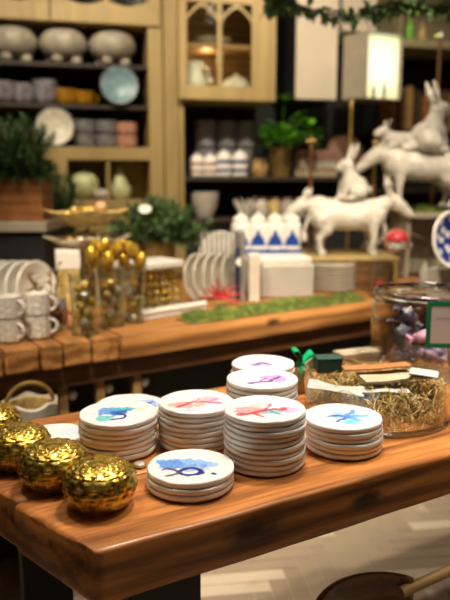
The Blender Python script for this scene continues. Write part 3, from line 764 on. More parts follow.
    # tall gold pods rising out of the vase
k = 0
for (px, py, s, vi) in ((92, 258, 0.037, 0), (98, 249, 0.035, 1), (108, 262, 0.037, 1), (116, 251, 0.037, 1), (124, 262, 0.035, 2), (133, 252, 0.037, 2), (140, 262, 0.034, 2), (104, 246, 0.027, 1), (126, 247, 0.030, 2)):
    p, r, h = vz[vi]; c = U(px, py, p.y+.01*math.sin(k*2)); 
    t = thing('gold_pod', f'glossy gold seed pod standing up from the {["wide","middle","narrow flared"][vi]} vase', 'ornament', c, 0, f'gold pods in the {["wide","middle","narrow flared"][vi]} vase')
    mb = MB(); drop(mb, (0, 0, 0), s*.95, (math.sin(k*1.7)*.5, .2, -1))
    ax_ = Vector((math.sin(k*1.7)*.5, .2, -1)).normalized()
    mb.v = [v-ax_*v.dot(ax_)+ax_*v.dot(ax_)*1.5 if False else (v-ax_*v.dot(ax_))*.72+ax_*v.dot(ax_)*1.25 for v in mb.v]
    mb.build('pod', M['goldleaf'], t)
    b = Vector((p.x+.3*r*math.sin(k), p.y, BZ+h*.5))-c
    MB().tube([(0, 0, -s*.5), b*.5+Vector((.004, 0, 0)), b], .0016, 6).build('stem', M['brass'], t); k += 1
# ---- tiered dish stand
sy = 2.85
c = U(88, 250, sy); t = thing('tiered_stand', 'gilded two tier dish stand with pointed corners behind the vases', 'stand', (c.x, sy, BZ+.002))
za, zb = U(88, 226, sy).z-BZ, U(88, 246, sy).z-BZ
def sqdish(z, r0, r1, h):
    def fn(r, zz, a):
        k = 1+.22*abs(math.cos(2*a))**3*(r-r0)/(r1-r0) if r > r0 else 1
        return r*k, zz+(.012*abs(math.cos(2*a))**3 if r > r1*.95 else 0)
    return MB().lathe([(.0005, z), (r0, z), (r1*.75, z+h*.5), (r1, z+h), (r1*.985, z+h+.003), (r1*.73, z+h*.5+.006), (r0*.97, z+.006), (.0005, z+.006)], 64, Matrix.Rotation(.3, 4, 'Z'), fn)
sqdish(za, .075, .145, .055).build('upper_dish', M['dishgold'], t); sqdish(zb-.02, .08, .15, .050).build('lower_dish', M['dishpale'], t)
MB().lathe([(.0005, 0), (.07, 0), (.07, .006), (.02, .015), (.010, .04), (.009, za*.5), (.014, za*.52), (.008, za*.55), (.008, za-.002)], 24).build('post', M['brass'], t)
for (zz, m, nm, n_) in ((za, M['goldleaf'], 'upper', 13), (zb-.02, M['silver'], 'lower', 16)):
    for i in range(n_):
        a = i*2.4; rr = .085*math.sqrt((i+.5)/n_)
        o = MB().ball((0, 0, 0), .019, 1, 1, .95, 16).build('bauble', m if (i % 4) else M['brass'], loc=(c.x+rr*math.cos(a), sy+rr*math.sin(a), BZ+zz+.030+(.036 if rr < .055 else .02)))
        tag(o, f'small metallic bauble heaped on the {nm} dish of the tiered stand', 'bauble', f'baubles on the {nm} dish')
q = U(101, 207, sy-.02); o = MB().ball((0, 0, 0), .026, 1, 1, .9, 20).build('peach_bauble', M['peach'], loc=q); tag(o, 'pale peach bauble on top of the gold heap', 'bauble')
# white box behind the wide vase
q = T(66, 322, BZ); zt = U(66, 250, q.y+.22).z
t = thing('lidded_box', 'gold box with a white lid standing behind the wide vase', 'box', (q.x-.035, q.y+.22, BZ+.002), .25)
MB().box(-.045, .045, -.045, .045, 0, zt-BZ-.075).build('box_body', M['straw'], t, bevel=.003)
MB().box(-.048, .048, -.048, .048, zt-BZ-.075, zt-BZ).build('lid', M['white'], t, bevel=.004)
# gold ribbon sprig at the box
def sprig(name, label, cat, loc, m, n_, L, w, spread, seed, up=.8, stemr=.002):
    rr_ = random.Random(seed); t = thing(name, label, cat, loc)
    lf_, st_ = MB(), MB()
    for i in range(n_):
        a = rr_.uniform(0, 2*PI); e = Vector((math.cos(a)*spread, math.sin(a)*spread, up*rr_.uniform(.5, 1)))*L
        st_.tube([(0, 0, 0), e*.5+Vector((0, 0, L*.1)), e], stemr, 5)
        for k in range(7):
            p = e*(k+1)/7+Vector((0, 0, L*.1*math.sin(PI*(k+1)/7))); b = rr_.uniform(0, 2*PI)
            lf_.leaf(p, Vector((math.cos(b), math.sin(b), .5)), Vector((0, 0, 1)), w*2.2, w)
    st_.build('stems', M['stem'], t); lf_.build('foliage', m, t, auto=180); return t
q = U(52, 300, 2.35)
sprig('gilded_sprig', 'gilded leaf sprig between the mugs and the white lidded box', 'sprig', (q.x, 2.35, BZ+.003), M['brass'], 9, .22, .02, .35, 3, 1.0)
# ---- glass terrarium on a white tray
pa, pb = T(142, 322, BZ), T(207, 311, BZ)
ax = (pb-pa).normalized(); an = math.atan2(ax.y, ax.x); L_ = (pb-pa).length
t = thing('white_tray', 'long white tray edge under the glass case of gilded nuts', 'tray', (pa.x, pa.y, BZ+.002), an)
MB().box(0, L_, 0, .22, 0, .012).build('tray_base', M['white'], t, bevel=.004)
MB().tube([(0, .012, .026), (L_, .012, .026)], .014, 12).build('rolled_front_edge', M['white'], t)
t = thing('glass_case', 'rectangular clear glass case filled with gilded nuts', 'case', (pa.x, pa.y, BZ+.015), an)
cw, cd = L_*.70, .15; ch = U(160, 270, pa.y+.08).z-BZ-.015
for nm, bx in (('glass_panel', (0, cw, .035, .038, 0, ch)), ('glass_panel', (0, cw, .035+cd, .038+cd, 0, ch)), ('glass_panel', (0, .003, .038, .035+cd, 0, ch)), ('glass_panel', (cw-.003, cw, .038, .035+cd, 0, ch))):
    MB().box(*bx).build(nm, M['glass'], t, smooth=False)
MB().box(-.006, cw+.006, .03, .045+cd, ch, ch+.028).build('white_lid', M['white'], t, bevel=.006)
Mt = Matrix.Translation((pa.x, pa.y, BZ+.015))@Matrix.Rotation(an, 4, 'Z')
i = 0
for lv in range(5):
    for ix in range(7):
        for iy in range(2):
            q = Mt@Vector((.02+ix*(cw-.04)/6+.004*math.sin(i*3), .060+iy*.05+.006*math.sin(i*5), .014+lv*ch*.185))
            mb = MB(); drop(mb, (0, 0, 0), .0135, (math.sin(i), math.cos(i*1.7), .4))
            o = mb.build('gilded_nut', [M['goldleaf'], M['brass'], M['straw']][i % 3], loc=q)
            tag(o, 'gilded nut heaped in the glass case', 'nut', 'gilded nuts in the glass case'); i += 1
# ---- cream plates upright in a wooden rack with silver slats
rackc = T(212, 306, BZ)
t = thing('slatted_rack', 'grey slatted rack holding upright cream plates', 'rack', (rackc.x+.03, rackc.y+.12, BZ+.002), .25)
rz0 = U(220, 254, rackc.y+.14).z-BZ; rz1 = U(220, 233, rackc.y+.14).z-BZ
for i in range(7): MB().box(-.07+i*.022, -.07+i*.022+.011, .05, .058, 0, rz1).build('slat', M['towelgrey'], t, bevel=.001)
MB().box(-.075, .08, .048, .06, rz0-.02, rz0-.005).build('rail', M['towelgrey'], t); MB().box(.082, .10, -.06, .06, 0, rz1+.005).build('end_post', M['towelgrey'], t, bevel=.002)
r = .095; dd = None
for i, px in enumerate((193, 202, 211, 220, 229)):
    q = T(px, 303-i*1.0, BZ); hh = (U(px, 254, q.y+.06).z-BZ)/2
    lab = ['leftmost', 'second', 'middle', 'fourth', 'rightmost'][i]+' upright cream plate in the slatted rack'
    if dd is None:
        dd = dish(hh, .02).build('upright_plate', M['cream'], rot=(PI/2-.1, 0, math.radians(60))); o = dd
    else: o = dd.copy(); C.objects.link(o)
    o.location = (q.x, q.y+.04, BZ+hh+.004); tag(o, lab, 'plate', 'cream plates in the slatted rack')
q = U(221, 240, rackc.y+.24); o = dish(.10, .018).build('serving_platter', M['white'], loc=(q.x, q.y, q.z-.06), rot=(PI/2-.08, 0, .1)); tag(o, 'round white platter showing above the slatted rack', 'platter')
# navy towel with a round tag
q = T(240, 302, BZ); zt = U(240, 248, q.y).z-BZ
t = thing('navy_towel', 'rolled navy blue towel standing upright with a white round tag', 'towel', (q.x, q.y+.02, BZ+.002), .1)
MB().lathe([(.0005, 0), (.018, 0), (.021, .01), (.021, zt-.01), (.018, zt), (.004, zt-.006), (.0005, zt-.006)], 24, None, lambda r_, z, a: (r_*(1+.06*math.sin(a*3+z*10)), z)).build('roll', M['navy'], t)
MB().lathe([(.0005, 0), (.018, 0), (.018, .003), (.0005, .003)], 24, Matrix.Translation((-.004, -.024, zt*.74))@Matrix.Rotation(PI/2, 4, 'X')).build('round_tag', M['white'], t)
# white slim box and grey fronted carton
q = T(252, 303, BZ); zt = U(252, 254, q.y+.03).z-BZ
t = thing('slim_carton', 'slim white carton standing right of the navy towel', 'carton', (q.x+.008, q.y+.05, BZ+.002), .12)
MB().box(-.024, .024, -.03, .03, 0, zt-.012).build('carton_body', M['cream'], t, bevel=.002); MB().box(-.025, .025, -.031, .031, zt-.012, zt).build('flap', M['white'], t, bevel=.002)
qa, qb = T(262, 300, BZ), T(313, 297, BZ); zt = U(285, 267, qa.y).z-BZ
t = thing('gift_carton', 'large white gift carton with a plain grey front', 'carton', ((qa.x+qb.x)/2, (qa.y+qb.y)/2+.02, BZ+.002), .10)
hw = (qb.x-qa.x)/2
MB().box(-hw, hw, 0, .16, 0, zt).build('carton_body', M['white'], t, bevel=.004); MB().box(-hw+.004, hw-.004, -.004, 0, .004, zt-.004).build('grey_front', M['greybox'], t)
MB().box(-hw-.05, hw-.01, .0, .17, zt+.001, zt+.035).build('lid', M['white'], t, bevel=.006)
# red coral
q = T(220, 304, BZ)
t = thing('red_coral', 'red branching coral ornament on the moss before the cream plates', 'ornament', (q.x, q.y-.03, BZ+.036), 0); t.scale = (1.08, 1.08, 1.0)
for i, (a, e, L) in enumerate(((10, 5, .085), (60, 50, .075), (100, 70, .08), (150, 30, .07), (185, 8, .085), (-20, 2, .08), (35, 30, .08), (125, 55, .06))):
    d = Vector((math.cos(math.radians(a)), -.25, math.sin(math.radians(a))*.9+.05)).normalized(); dz = Vector((.2, 0, .3))
    MB().tube([(0, 0, 0), d*L*.5, d*L+dz*.02], [.007, .006, .003], 8).build('branch', M['red'], t)
# moss strip
rm = random.Random(5); mo = MB(); mlo = bloc(T(182, 322, BZ)); mhi = bloc(T(368, 301, BZ))
nx, ny = 110, 14; vs = []
for i in range(nx+1):
    for j in range(ny+1):
        x = mlo.x+(mhi.x-mlo.x)*i/nx; y = .010+.125*j/ny
        e = min(j, ny-j)/ny*2; h = (.004+.028*min(1, e*2.2))*(.5+.9*abs(noise.noise(Vector((x*14, y*20, 0)))+.4))*(1 if 2 < i < nx-2 else .2)
        vs.append((x, y+.008*noise.noise(Vector((x*20, y*9, 3))), BZ+max(.002, h+.006*noise.noise(Vector((x*90, y*90, 1))))))
mo.add(vs, [(i*(ny+1)+j, (i+1)*(ny+1)+j, (i+1)*(ny+1)+j+1, i*(ny+1)+j+1) for i in range(nx) for j in range(ny)])
for i in range(2500):
    x = rm.uniform(mlo.x, mhi.x); y = rm.uniform(.015, .13); z = BZ+.010+.018*rm.random()
    mo.leaf(Vector((x, y, z)), Vector((rm.uniform(-1, 1), rm.uniform(-1, .6), rm.uniform(.2, 1.2))), Vector((0, 0, 1)), rm.uniform(.006, .014), .003)
o = mo.build('moss_strip', M['moss'], auto=180, loc=(A0.x, A0.y, 0), rot=(0, 0, BA)); tag(o, 'green moss laid along the front edge of the beam table', 'moss', kind='stuff')
# ---- four blue and white pitchers on a raised crate
yc = 3.26
q0, q1 = U(232, 257, yc), U(304, 257, yc)
t = thing('display_riser', 'low white display riser behind the gift carton', 'riser', ((q0.x+q1.x)/2, yc+.05, BZ+.002), .03)
hw = (q1.x-q0.x)/2; MB().box(-hw, hw, -.09, .09, 0, q0.z-BZ-.014).build('riser_body', M['cream'], t, bevel=.003); MB().box(-hw-.005, hw+.005, -.095, .095, q0.z-BZ-.014, q0.z-BZ-.002).build('riser_top', M['white'], t, bevel=.003)
def canister(px, lab):
    q = U(px, 258, yc); h = U(px, 214, yc).z-q.z; r = .047
    t = thing('canister', lab, 'canister', (q.x, yc+.04, q0.z+.001), 0, 'blue and white canisters on the riser')
    mb = MB(); cols = []; n, m = 48, 30; vs = []; fs = []
    prof = [(r*.8, 0), (r*.96, .004)]+[(r, .008+(h*.72-.008)*i/18) for i in range(19)]+[(r*.92, h*.76), (r*.7, h*.80), (.0005, h*.80)]
    for j, (rr, z) in enumerate(prof):
        for i in range(n):
            a = 2*PI*i/n; vs.append((rr*math.cos(a), rr*math.sin(a), z))
            fx = abs(((a/(2*PI)*3+.75+.5) % 1)-.5)*2; zn = z/h
            tri = zn > .26 and zn < .62 and fx < (.62-zn)/.36*.95
            cols.append((.012, .05, .27) if tri or .06 < zn < .16 else (.72, .70, .66))
    for j in range(len(prof)-1):
        for i in range(n):
            k = (i+1) % n; fs.append((j*n+i, j*n+k, (j+1)*n+k, (j+1)*n+i))
    mb.add(vs, fs); mb.build('jar_body', M['plate'], t, col=cols)
    MB().lathe([(.0005, h*.80), (r*.82, h*.80), (r*.86, h*.84), (r*.5, h*.93), (r*.18, h*.96), (r*.22, h), (.0005, h*1.02)], 32).build('lid', M['white'], t)
    MB().tube([(r*.55, 0, h*.88), (r*.3, -.02, h*.90), (-.1*r, -.028, h*.90)], .004, 6).build('red_ribbon', M['red'], t)
for px, lab in ((241, 'leftmost blue tree patterned white canister'), (258, 'second blue tree patterned white canister from the slatted rack'), (275, 'third blue tree patterned white canister from the slatted rack'), (292, 'rightmost blue tree patterned white canister')): canister(px, lab+' on the riser')
# ---- round stack of white side plates
q = T(336, 294, BZ)+Vector((0, .11, 0)); hp = (U(336, 266, q.y-.1).z-BZ)/9
d9 = None
for i in range(9):
    if d9 is None: d9 = MB().lathe([(.0005, 0), (.075, 0), (.10, hp*.3), (.108, hp*.85), (.106, hp*.98), (.095, hp*.75), (.07, hp*.72), (.0005, hp*.72)], 56).build('side_plate', M['cream']); o = d9
    else: o = d9.copy(); C.objects.link(o)
    o.location = (q.x, q.y, BZ+.003+i*hp)
    nm = ['bottom', 'eighth', 'seventh', 'sixth', 'fifth', 'fourth', 'third', 'second', 'top'][i]
    tag(o, f'{nm} plate'+('' if i in (0, 8) else ' from the top')+' in the white stack right of the grey fronted carton', 'plate', 'white stack right of the carton')
# ------------------------------------------------------------------ white animal figurines
def animal(name, label, loc, rz, caps, m, vox=.0075, sc_=1.0, bump=True):
    mb = MB()
    for (p, q, r0, r1) in caps:
        p, q = Vector(p), Vector(q); L = (q-p).length; n = max(2, int(L/(min(r0, r1)*.45))+1)
        for i in range(n):
            f = i/(n-1); mb.ball(p.lerp(q, f)*sc_, (r0+(r1-r0)*f)*sc_, n=14)
    o = mb.build(name, m, loc=loc, rot=(0, 0, rz), auto=180)
    a = o.modifiers.new('remesh', 'REMESH'); a.mode = 'VOXEL'; a.voxel_size = vox*sc_; a.use_smooth_shade = True
    a = o.modifiers.new('smooth', 'SMOOTH'); a.iterations = 6; a.factor = .5
    return tag(o, label, 'figurine')
def donkey(head_drop=0, ear=.09):
    c = [((-.13, 0, .20), (.0, 0, .195), .072, .070), ((0, 0, .195), (.12, 0, .205), .070, .076),
         ((.13, 0, .235), (.215, 0, .315-head_drop), .052, .038), ((.215, 0, .318-head_drop), (.265, 0, .285-head_drop), .041, .034), ((.265, 0, .285-head_drop), (.31, 0, .245-head_drop), .032, .023),
         ((-.19, 0, .23), (-.225, 0, .12), .014, .010), ((-.225, 0, .12), (-.222, 0, .08), .012, .018)]
    for s in (-1, 1):
        c += [((.205, s*.026, .345-head_drop), (.185, s*.044, .345+ear-head_drop), .014, .008), ((.195, s*.035, .345+ear*.5-head_drop), (.192, s*.04, .345+ear*.6-head_drop), .017, .015),
              ((.12, s*.045, .18), (.128, s*.048, .095), .032, .019), ((.128, s*.048, .095), (.122, s*.048, .02), .018, .014), ((.122, s*.048, .015), (.132, s*.048, .012), .018, .018),
              ((-.13, s*.045, .185), (-.112, s*.05, .135), .05, .034), ((-.112, s*.05, .135), (-.150, s*.05, .085), .030, .018), ((-.150, s*.05, .085), (-.140, s*.05, .02), .017, .014), ((-.14, s*.05, .015), (-.128, s*.05, .012), .018, .018)]
    return c
def rabbit():
    c = [((-.02, 0, .075), (.01, 0, .095), .072, .068), ((.01, 0, .10), (.035, 0, .165), .060, .042), ((.045, 0, .205), (.065, 0, .205), .043, .038), ((.07, 0, .197), (.100, 0, .190), .032, .020), ((-.095, 0, .06), (-.10, 0, .065), .026, .024)]
    for s in (-1, 1):
        c += [((.03, s*.022, .235), (.010, s*.034, .285), .015, .019), ((.010, s*.034, .285), (-.006, s*.042, .335), .018, .008), ((.055, s*.03, .11), (.075, s*.03, .02), .022, .015), ((.075, s*.03, .014), (.095, s*.03, .012), .015, .013),
              ((-.02, s*.055, .055), (.0, s*.06, .045), .05, .042), ((-.01, s*.062, .016), (.055, s*.062, .014), .017, .016)]
    return c
fy = 3.45
base = U(345, 253, fy)
t = thing('figurine_plinth', 'mossy wooden plinth box under the donkey figurines', 'plinth', (base.x+.02, fy+.0, BZ+.002), .0)
MB().box(-.21, .20, -.20, .22, 0, base.z-BZ-.02).build('plinth_box', M['darkoak'], t, bevel=.004); MB().box(-.22, .21, -.21, .23, base.z-BZ-.02, base.z-BZ-.002).build('plinth_top', M['hutch'], t, bevel=.004)
k = (base.z and 1.0)
animal('donkey_figurine', 'white lamb like donkey figurine facing left with the rabbit on its back', (base.x+.005, fy+.10, base.z), PI+.12, donkey(.075, .055), M['bisque'], sc_=1.0)
bz2 = U(385, 240, fy).z
animal('donkey_figurine', 'white long eared donkey figurine facing right before the left facing one', (base.x-.005, fy-.09, base.z), -.06, donkey(.04, .095), M['bisque'], sc_=.96)
rb_ = U(352, 199, fy)
animal('rabbit_figurine', 'white rabbit figurine sitting upright on the left facing donkey', (base.x+.05, fy+.10, base.z+.262), PI+.25, rabbit(), M['bisque'], sc_=.86)
by2 = 3.74
b2 = U(420, 212, by2)
t = thing('display_stand', 'pale two legged display stand with a mossy top behind the jars', 'stand', (b2.x+.03, by2+.02, BZ+.002), .1)
h2 = b2.z-BZ
MB().box(-.15, .34, -.15, .16, h2-.03, h2-.002).build('stand_top', M['paleled'], t, bevel=.004)
for x in (-.13, .31): MB().box(x-.012, x+.012, -.12, .14, 0, h2-.03).build('stand_leg', M['paleled'], t, bevel=.003)
MB().box(-.118, .298, .12, .128, 0, h2-.03).build('back_board', M['paleled'], t, smooth=False)
mo = MB()
for i in range(900):
    a, rr = rm.uniform(0, 2*PI), math.sqrt(rm.random())
    mo.leaf(Vector((.2*rr*math.cos(a), .11*rr*math.sin(a), .002+.03*(1-rr))), Vector((math.cos(a*3), math.sin(a*3), 1)), Vector((0, 0, 1)), rm.uniform(.012, .025), .005)
mo.ball((0, 0, 0), 1, .2, .11, .022, 24)
o = mo.build('moss_bed', M['moss'], loc=(b2.x+.03, by2+.02, b2.z), auto=180); tag(o, 'bed of green moss under the large figurine on the pale stand', 'moss', kind='stuff')
S2 = 1.12
animal('donkey_figurine', 'largest white donkey figurine standing on the mossy pale stand', (b2.x+.0, by2+.0, b2.z+.022), PI+.08, donkey(.06, .07), M['bisque'], sc_=S2)
animal('rabbit_figurine', 'white rabbit figurine facing right high on the largest donkey', (b2.x+.025, by2+.0, b2.z+.022+.262*S2), .15, rabbit(), M['bisque'], sc_=1.1)
lamb = [((-.06, 0, .05), (.05, 0, .055), .045, .042), ((.06, 0, .07), (.09, 0, .095), .03, .028), ((.095, 0, .095), (.125, 0, .085), .028, .018)]
for s in (-1, 1): lamb += [((.085, s*.02, .115), (.07, s*.04, .15), .010, .007), ((.05, s*.03, .03), (.09, s*.03, .014), .018, .013), ((-.05, s*.035, .03), (-.0, s*.04, .014), .024, .013)]
animal('lamb_figurine', 'small white lamb figurine lying on the neck of the largest donkey', (b2.x-.115, by2+.0, b2.z+.022+.265*S2), PI+.1, lamb, M['bisque'], sc_=1.12)
# brass and wooden rods standing behind the animals
def rod(px, y0, y1, Y, m, lab, fin):
    a, b = U(px, y1, Y), U(px, y0, Y); z0 = BZ+.002
    t = thing('finial_rod', lab, 'rod', (a.x, Y, z0))
    MB().lathe([(.0005, 0), (.05, 0), (.05, .008), (.012, .016), (.009, .05), (.009, b.z-z0-.04), (.012, b.z-z0-.035), (.006, b.z-z0-.025)], 16).build('shaft', m, t)
    if fin == 'star':
        mb = MB(); z = b.z-z0
        for k in range(4):
            d = Vector((math.cos(k*PI/2), 0, math.sin(k*PI/2))); mb.tube([(0, 0, z), Vector((0, 0, z))+d*.028], [.010, .005], 8)
        mb.ball((0, 0, z), .014); mb.build('star_finial', M['brass'], t)
    else: MB().ball((0, 0, b.z-z0-.014), .015).build('ball_finial', fin, t)
rod(310, 141, 200, 3.62, M['brown'], 'brown rod with a star finial rising left of the rabbit', 'star')
rod(350, 101, 150, 3.9, M['brass'], 'tall brass rod before the round brown board', M['brass'])
rod(373, 140, 200, 3.85, M['brass'], 'short brass rod right of the upright rabbit', M['brass'])
rod(437, 33, 105, 3.98, M['brown'], 'tallest brown rod with a white finial beside the top shelf', M['white'])
# ---- bell jar with red mushroom house, navy plate
q = T(402, 297, BZ)+Vector((0, .05, 0)); r = depth(q)*58/F/2; h = U(402, 228, q.y).z-BZ
t = thing('bell_jar', 'clear glass bell jar with a small red arch inside', 'jar', (q.x, q.y, BZ+.002))
MB().lathe([(r, .016), (r, h*.62)]+[(max(.0005, r*math.cos(PI/2*i/10)), h*.62+r*.75*math.sin(PI/2*i/10)) for i in range(1, 11)], 48).build('dome', M['glass'], t)
MB().lathe([(.0005, 0), (r*1.08, 0), (r*1.1, .008), (r*1.02, .015), (.0005, .015)], 48).build('base', M['darkoak'], t)
z0 = BZ+.02; hq = U(395, 242, q.y-.03).z-z0
g = thing('capped_ornament', 'round white ornament with a red cap on a stem in the bell jar', 'ornament', (q.x-.03, q.y-.03, z0))
MB().lathe([(.0005, 0), (.045, 0), (.045, .006), (.008, .014), (.007, hq-.03), (.0005, hq-.03)], 20).build('stem_base', M['brass'], g)
MB().ball((0, 0, hq), .046, 1, .9, 1, 24).build('white_ball', M['white'], g)
MB().lathe([(.050*math.cos(PI/2*i/8)+.0004, hq+.006+.050*math.sin(PI/2*i/8)) for i in range(9)], 28).build('red_cap', M['red'], g)
MB().tube([(.052*math.cos(2*PI*i/20), 0, hq+.052*math.sin(2*PI*i/20)) for i in range(21)], .008, 8).build('pink_ring', M['pinkish'], g)
MB().ball((.012, -.01, .022), .045, 1.5, .7, .42, 20).build('snow_base', M['white'], g)
q = U(452, 240, 2.85); r = .125
mb = dish(r, .02, .006, 72)
t = thing('navy_plate', 'navy and white patterned plate propped upright at the right edge', 'plate', (q.x, q.y, q.z), 0); t.rotation_euler = (PI/2-.15, 0, .45)
pm, nt, b, _ = new_mat('navy_pattern'); L = nt.links
tc = N(nt, 'ShaderNodeTexCoord'); vo = N(nt, 'ShaderNodeTexVoronoi'); vo.inputs['Scale'].default_value = 26; L.new(tc.outputs['Object'], vo.inputs['Vector'])
L.new(ramp(nt, vo.outputs['Distance'], [(.36, (.60, .60, .64)), (.44, (.012, .03, .20))]), b.inputs['Base Color']); b.inputs['Roughness'].default_value = .3
MB().lathe([(.0005, .0065), (r*.58, .0065), (r*.70, .0135), (r*.86, .0205)], 64).build('patterned_face', pm, t)
mb.build('plate_body', M['white'], t)
es = thing('plate_easel', 'pale block easel propping the navy patterned plate', 'easel', (q.x, q.y+.03, BZ+.002), .45)
MB().box(-.05, .05, .0, .07, 0, q.z-.125-BZ-.004).build('easel_block', M['cream'], es, bevel=.004); MB().box(-.006, .006, .045, .06, q.z-.125-BZ-.004, q.z-BZ+.05).build('easel_stem', M['cream'], es, bevel=.002)
# small bottles and cups between the bell jar and navy plate
for (px, py, m, lab, hh) in ((424, 288, M['cream'], 'cream bottle right of the bell jar', .14), (436, 290, M['lavgrey'], 'small blue grey bottle beneath the navy plate', .05), (380, 291, M['red'], 'small red bottle left of the bell jar', .06)):
    q = T(px, py, BZ)
    t = thing('bottle', lab, 'bottle', (q.x, q.y+.0, BZ+.002))
    MB().lathe([(.0005, 0), (.022, 0), (.025, .006), (.025, hh*.6), (.010, hh*.8), (.010, hh*.93), (.0005, hh*.93)], 24).build('bottle_body', m, t); MB().lathe([(.0005, hh*.93), (.012, hh*.93), (.012, hh), (.0005, hh)], 20).build('stopper', M['brass'], t)
# ------------------------------------------------------------------ left planter and ledge
ly = 3.35
a, b = U(-60, 222, ly), U(46, 222, ly); b_ = U(46, 232, ly)
t = thing('side_cabinet', 'black side cabinet with a pale top edge at the far left', 'cabinet', (a.x, ly, 0))
Wd = b.x-a.x; th = a.z-b_.z
MB().box(0, Wd, 0, .5, a.z-th, a.z).build('cabinet_top', M['paleled'], t, bevel=.004); MB().box(.0, Wd-.02, .03, .48, 0, a.z-th).build('cabinet_body', M['dark'], t, smooth=False)
MB().box(.02, Wd-.05, .022, .03, .1, a.z-th-.05).build('door', M['dark'], t, smooth=False)
p0, p1 = U(-30, 220, ly+.06), U(43, 220, ly+.06); ht = U(0, 178, ly+.06).z-p0.z
t = thing('wooden_planter', 'reddish wooden planter box full of fir sprays on the black cabinet', 'planter', ((p0.x+p1.x)/2, ly+.17, a.z+.002))
hw = (p1.x-p0.x)/2
for bx in ((-hw, hw, -.11, -.095), (-hw, hw, .095, .11)): MB().box(bx[0], bx[1], bx[2], bx[3], 0, ht).build('side_board', M['terracotta'], t, bevel=.003)
for bx in ((-hw, -hw+.015), (hw-.015, hw)): MB().box(bx[0], bx[1], -.095, .095, 0, ht).build('end_board', M['terracotta'], t, bevel=.003)
MB().box(-hw+.015, hw-.015, -.095, .095, .005, ht*.8).build('soil', M['stem'], t, smooth=False)
def fir(parent, n_, ext, seed, needle=.030, droop=.3):
    rr_ = random.Random(seed); lf_, st_ = MB(), MB()
    for i in range(n_):
        b0 = Vector((rr_.uniform(-1, 1)*ext[0]*.6, rr_.uniform(-1, 1)*ext[1]*.5, ext[3]))
        e = b0+Vector((rr_.uniform(-1, 1)*ext[0]*.7, rr_.uniform(-1, .8)*ext[1], rr_.uniform(.15, 1)*ext[2])); e.z -= droop*abs(e.x)*.6
        mid = (b0+e)/2+Vector((0, 0, .05)); pts = [b0.lerp(mid, f).lerp(mid.lerp(e, f), f) for f in [k/8 for k in range(9)]]
        st_.tube(pts, .0025, 4)
        for k in range(1, 9):
            for _ in range(9):
                f = rr_.random(); p = pts[k-1].lerp(pts[k], f); d = (pts[k]-pts[k-1]).normalized()
                dd_ = (d*.8+Vector((rr_.uniform(-1, 1), rr_.uniform(-1, 1), rr_.uniform(-1, 1)))).normalized()
                lf_.leaf(p, dd_, Vector((0, 0, 1)), needle*rr_.uniform(.8, 1.6), needle*.18)
    st_.build('stems', M['stem'], parent); lf_.build('foliage', M['fir'], parent, auto=180)
fir(t, 150, (.24, .22, .36, ht*.85), 11, .034, .5)
# trailing fir to the right of the planter
q = U(40, 200, ly+.25); t = thing('fir_branches', 'dark fir branches standing in a tall pot right of the wooden planter', 'branches', (q.x+.0, ly+.66, 0))
zf = U(60, 240, ly+.66).z
MB().lathe([(.0005, 0), (.09, 0), (.12, zf), (.11, zf), (.0005, zf-.02)], 28).build('tall_pot', M['dark'], t)
fir(t, 95, (.10, .12, .40, zf-.02), 12, .034, .2)
fy2 = 3.5
q = U(158, 262, fy2); zt = U(158, 240, fy2).z
t = thing('fir_bush', 'dark green fir bush in a brown pot behind the glass case', 'plant', (q.x, fy2, BZ+.002))
MB().lathe([(.0005, 0), (.07, 0), (.10, zt-BZ), (.092, zt-BZ), (.0005, zt-BZ-.02)], 32).build('pot', M['potgold'], t)
fir(t, 110, (.25, .16, .24, zt-BZ-.02), 13, .034, .5)
q = U(145, 209, fy2-.17); t = thing('plant_tag', 'white oval plant tag stuck in the fir bush', 'tag', (q.x, q.y, q.z-.12))
MB().lathe([(.0005, 0), (.030, 0), (.030, .003), (.0005, .003)], 24, Matrix.Translation((0, 0, .12))@Matrix.Rotation(1.2, 4, 'X')@Matrix.Scale(1.35, 4, (1, 0, 0))@Matrix.Scale(.75, 4)).build('tag_disc', M['cream'], t); MB().tube([(0, .002, -.02), (0, .002, .11)], .002, 6).build('stake', M['stem'], t)
# ------------------------------------------------------------------ wall furniture in the frame of the back wall
def wthing(name, label, cat, px, v=0, z=0, group=None):
    u = W(px, 150, v)[0]; p = wpos(u, v, z); t = thing(name, label, cat, p, AL, group)
    t['u0'] = u; t['v0'] = v; t['z0'] = z; return t
def wbox(t, name, m, pxa, pxb, ya, yb, v0, v1, bevel=.003, vref=None, ypx=None):
    vr = v0 if vref is None else vref; pm_ = (pxa+pxb)/2 if ypx is None else ypx
    u0, u1 = W(pxa, 150, vr)[0]-t['u0'], W(pxb, 150, vr)[0]-t['u0']
    z1, z0 = W(pm_, ya, vr)[1]-t['z0'], W(pm_, yb, vr)[1]-t['z0']
    return MB().box(u0, u1, v0-t['v0'], v1-t['v0'], z0, z1).build(name, m, t, bevel=bevel, smooth=False)
def ubox(t, name, m, u0, u1, v0, v1, z0, z1, bevel=.003):
    return MB().box(u0-t['u0'], u1-t['u0'], v0-t['v0'], v1-t['v0'], z0-t['z0'], z1-t['z0']).build(name, m, t, bevel=bevel, smooth=False)
uz = lambda px, py, v=0: W(px, py, v)
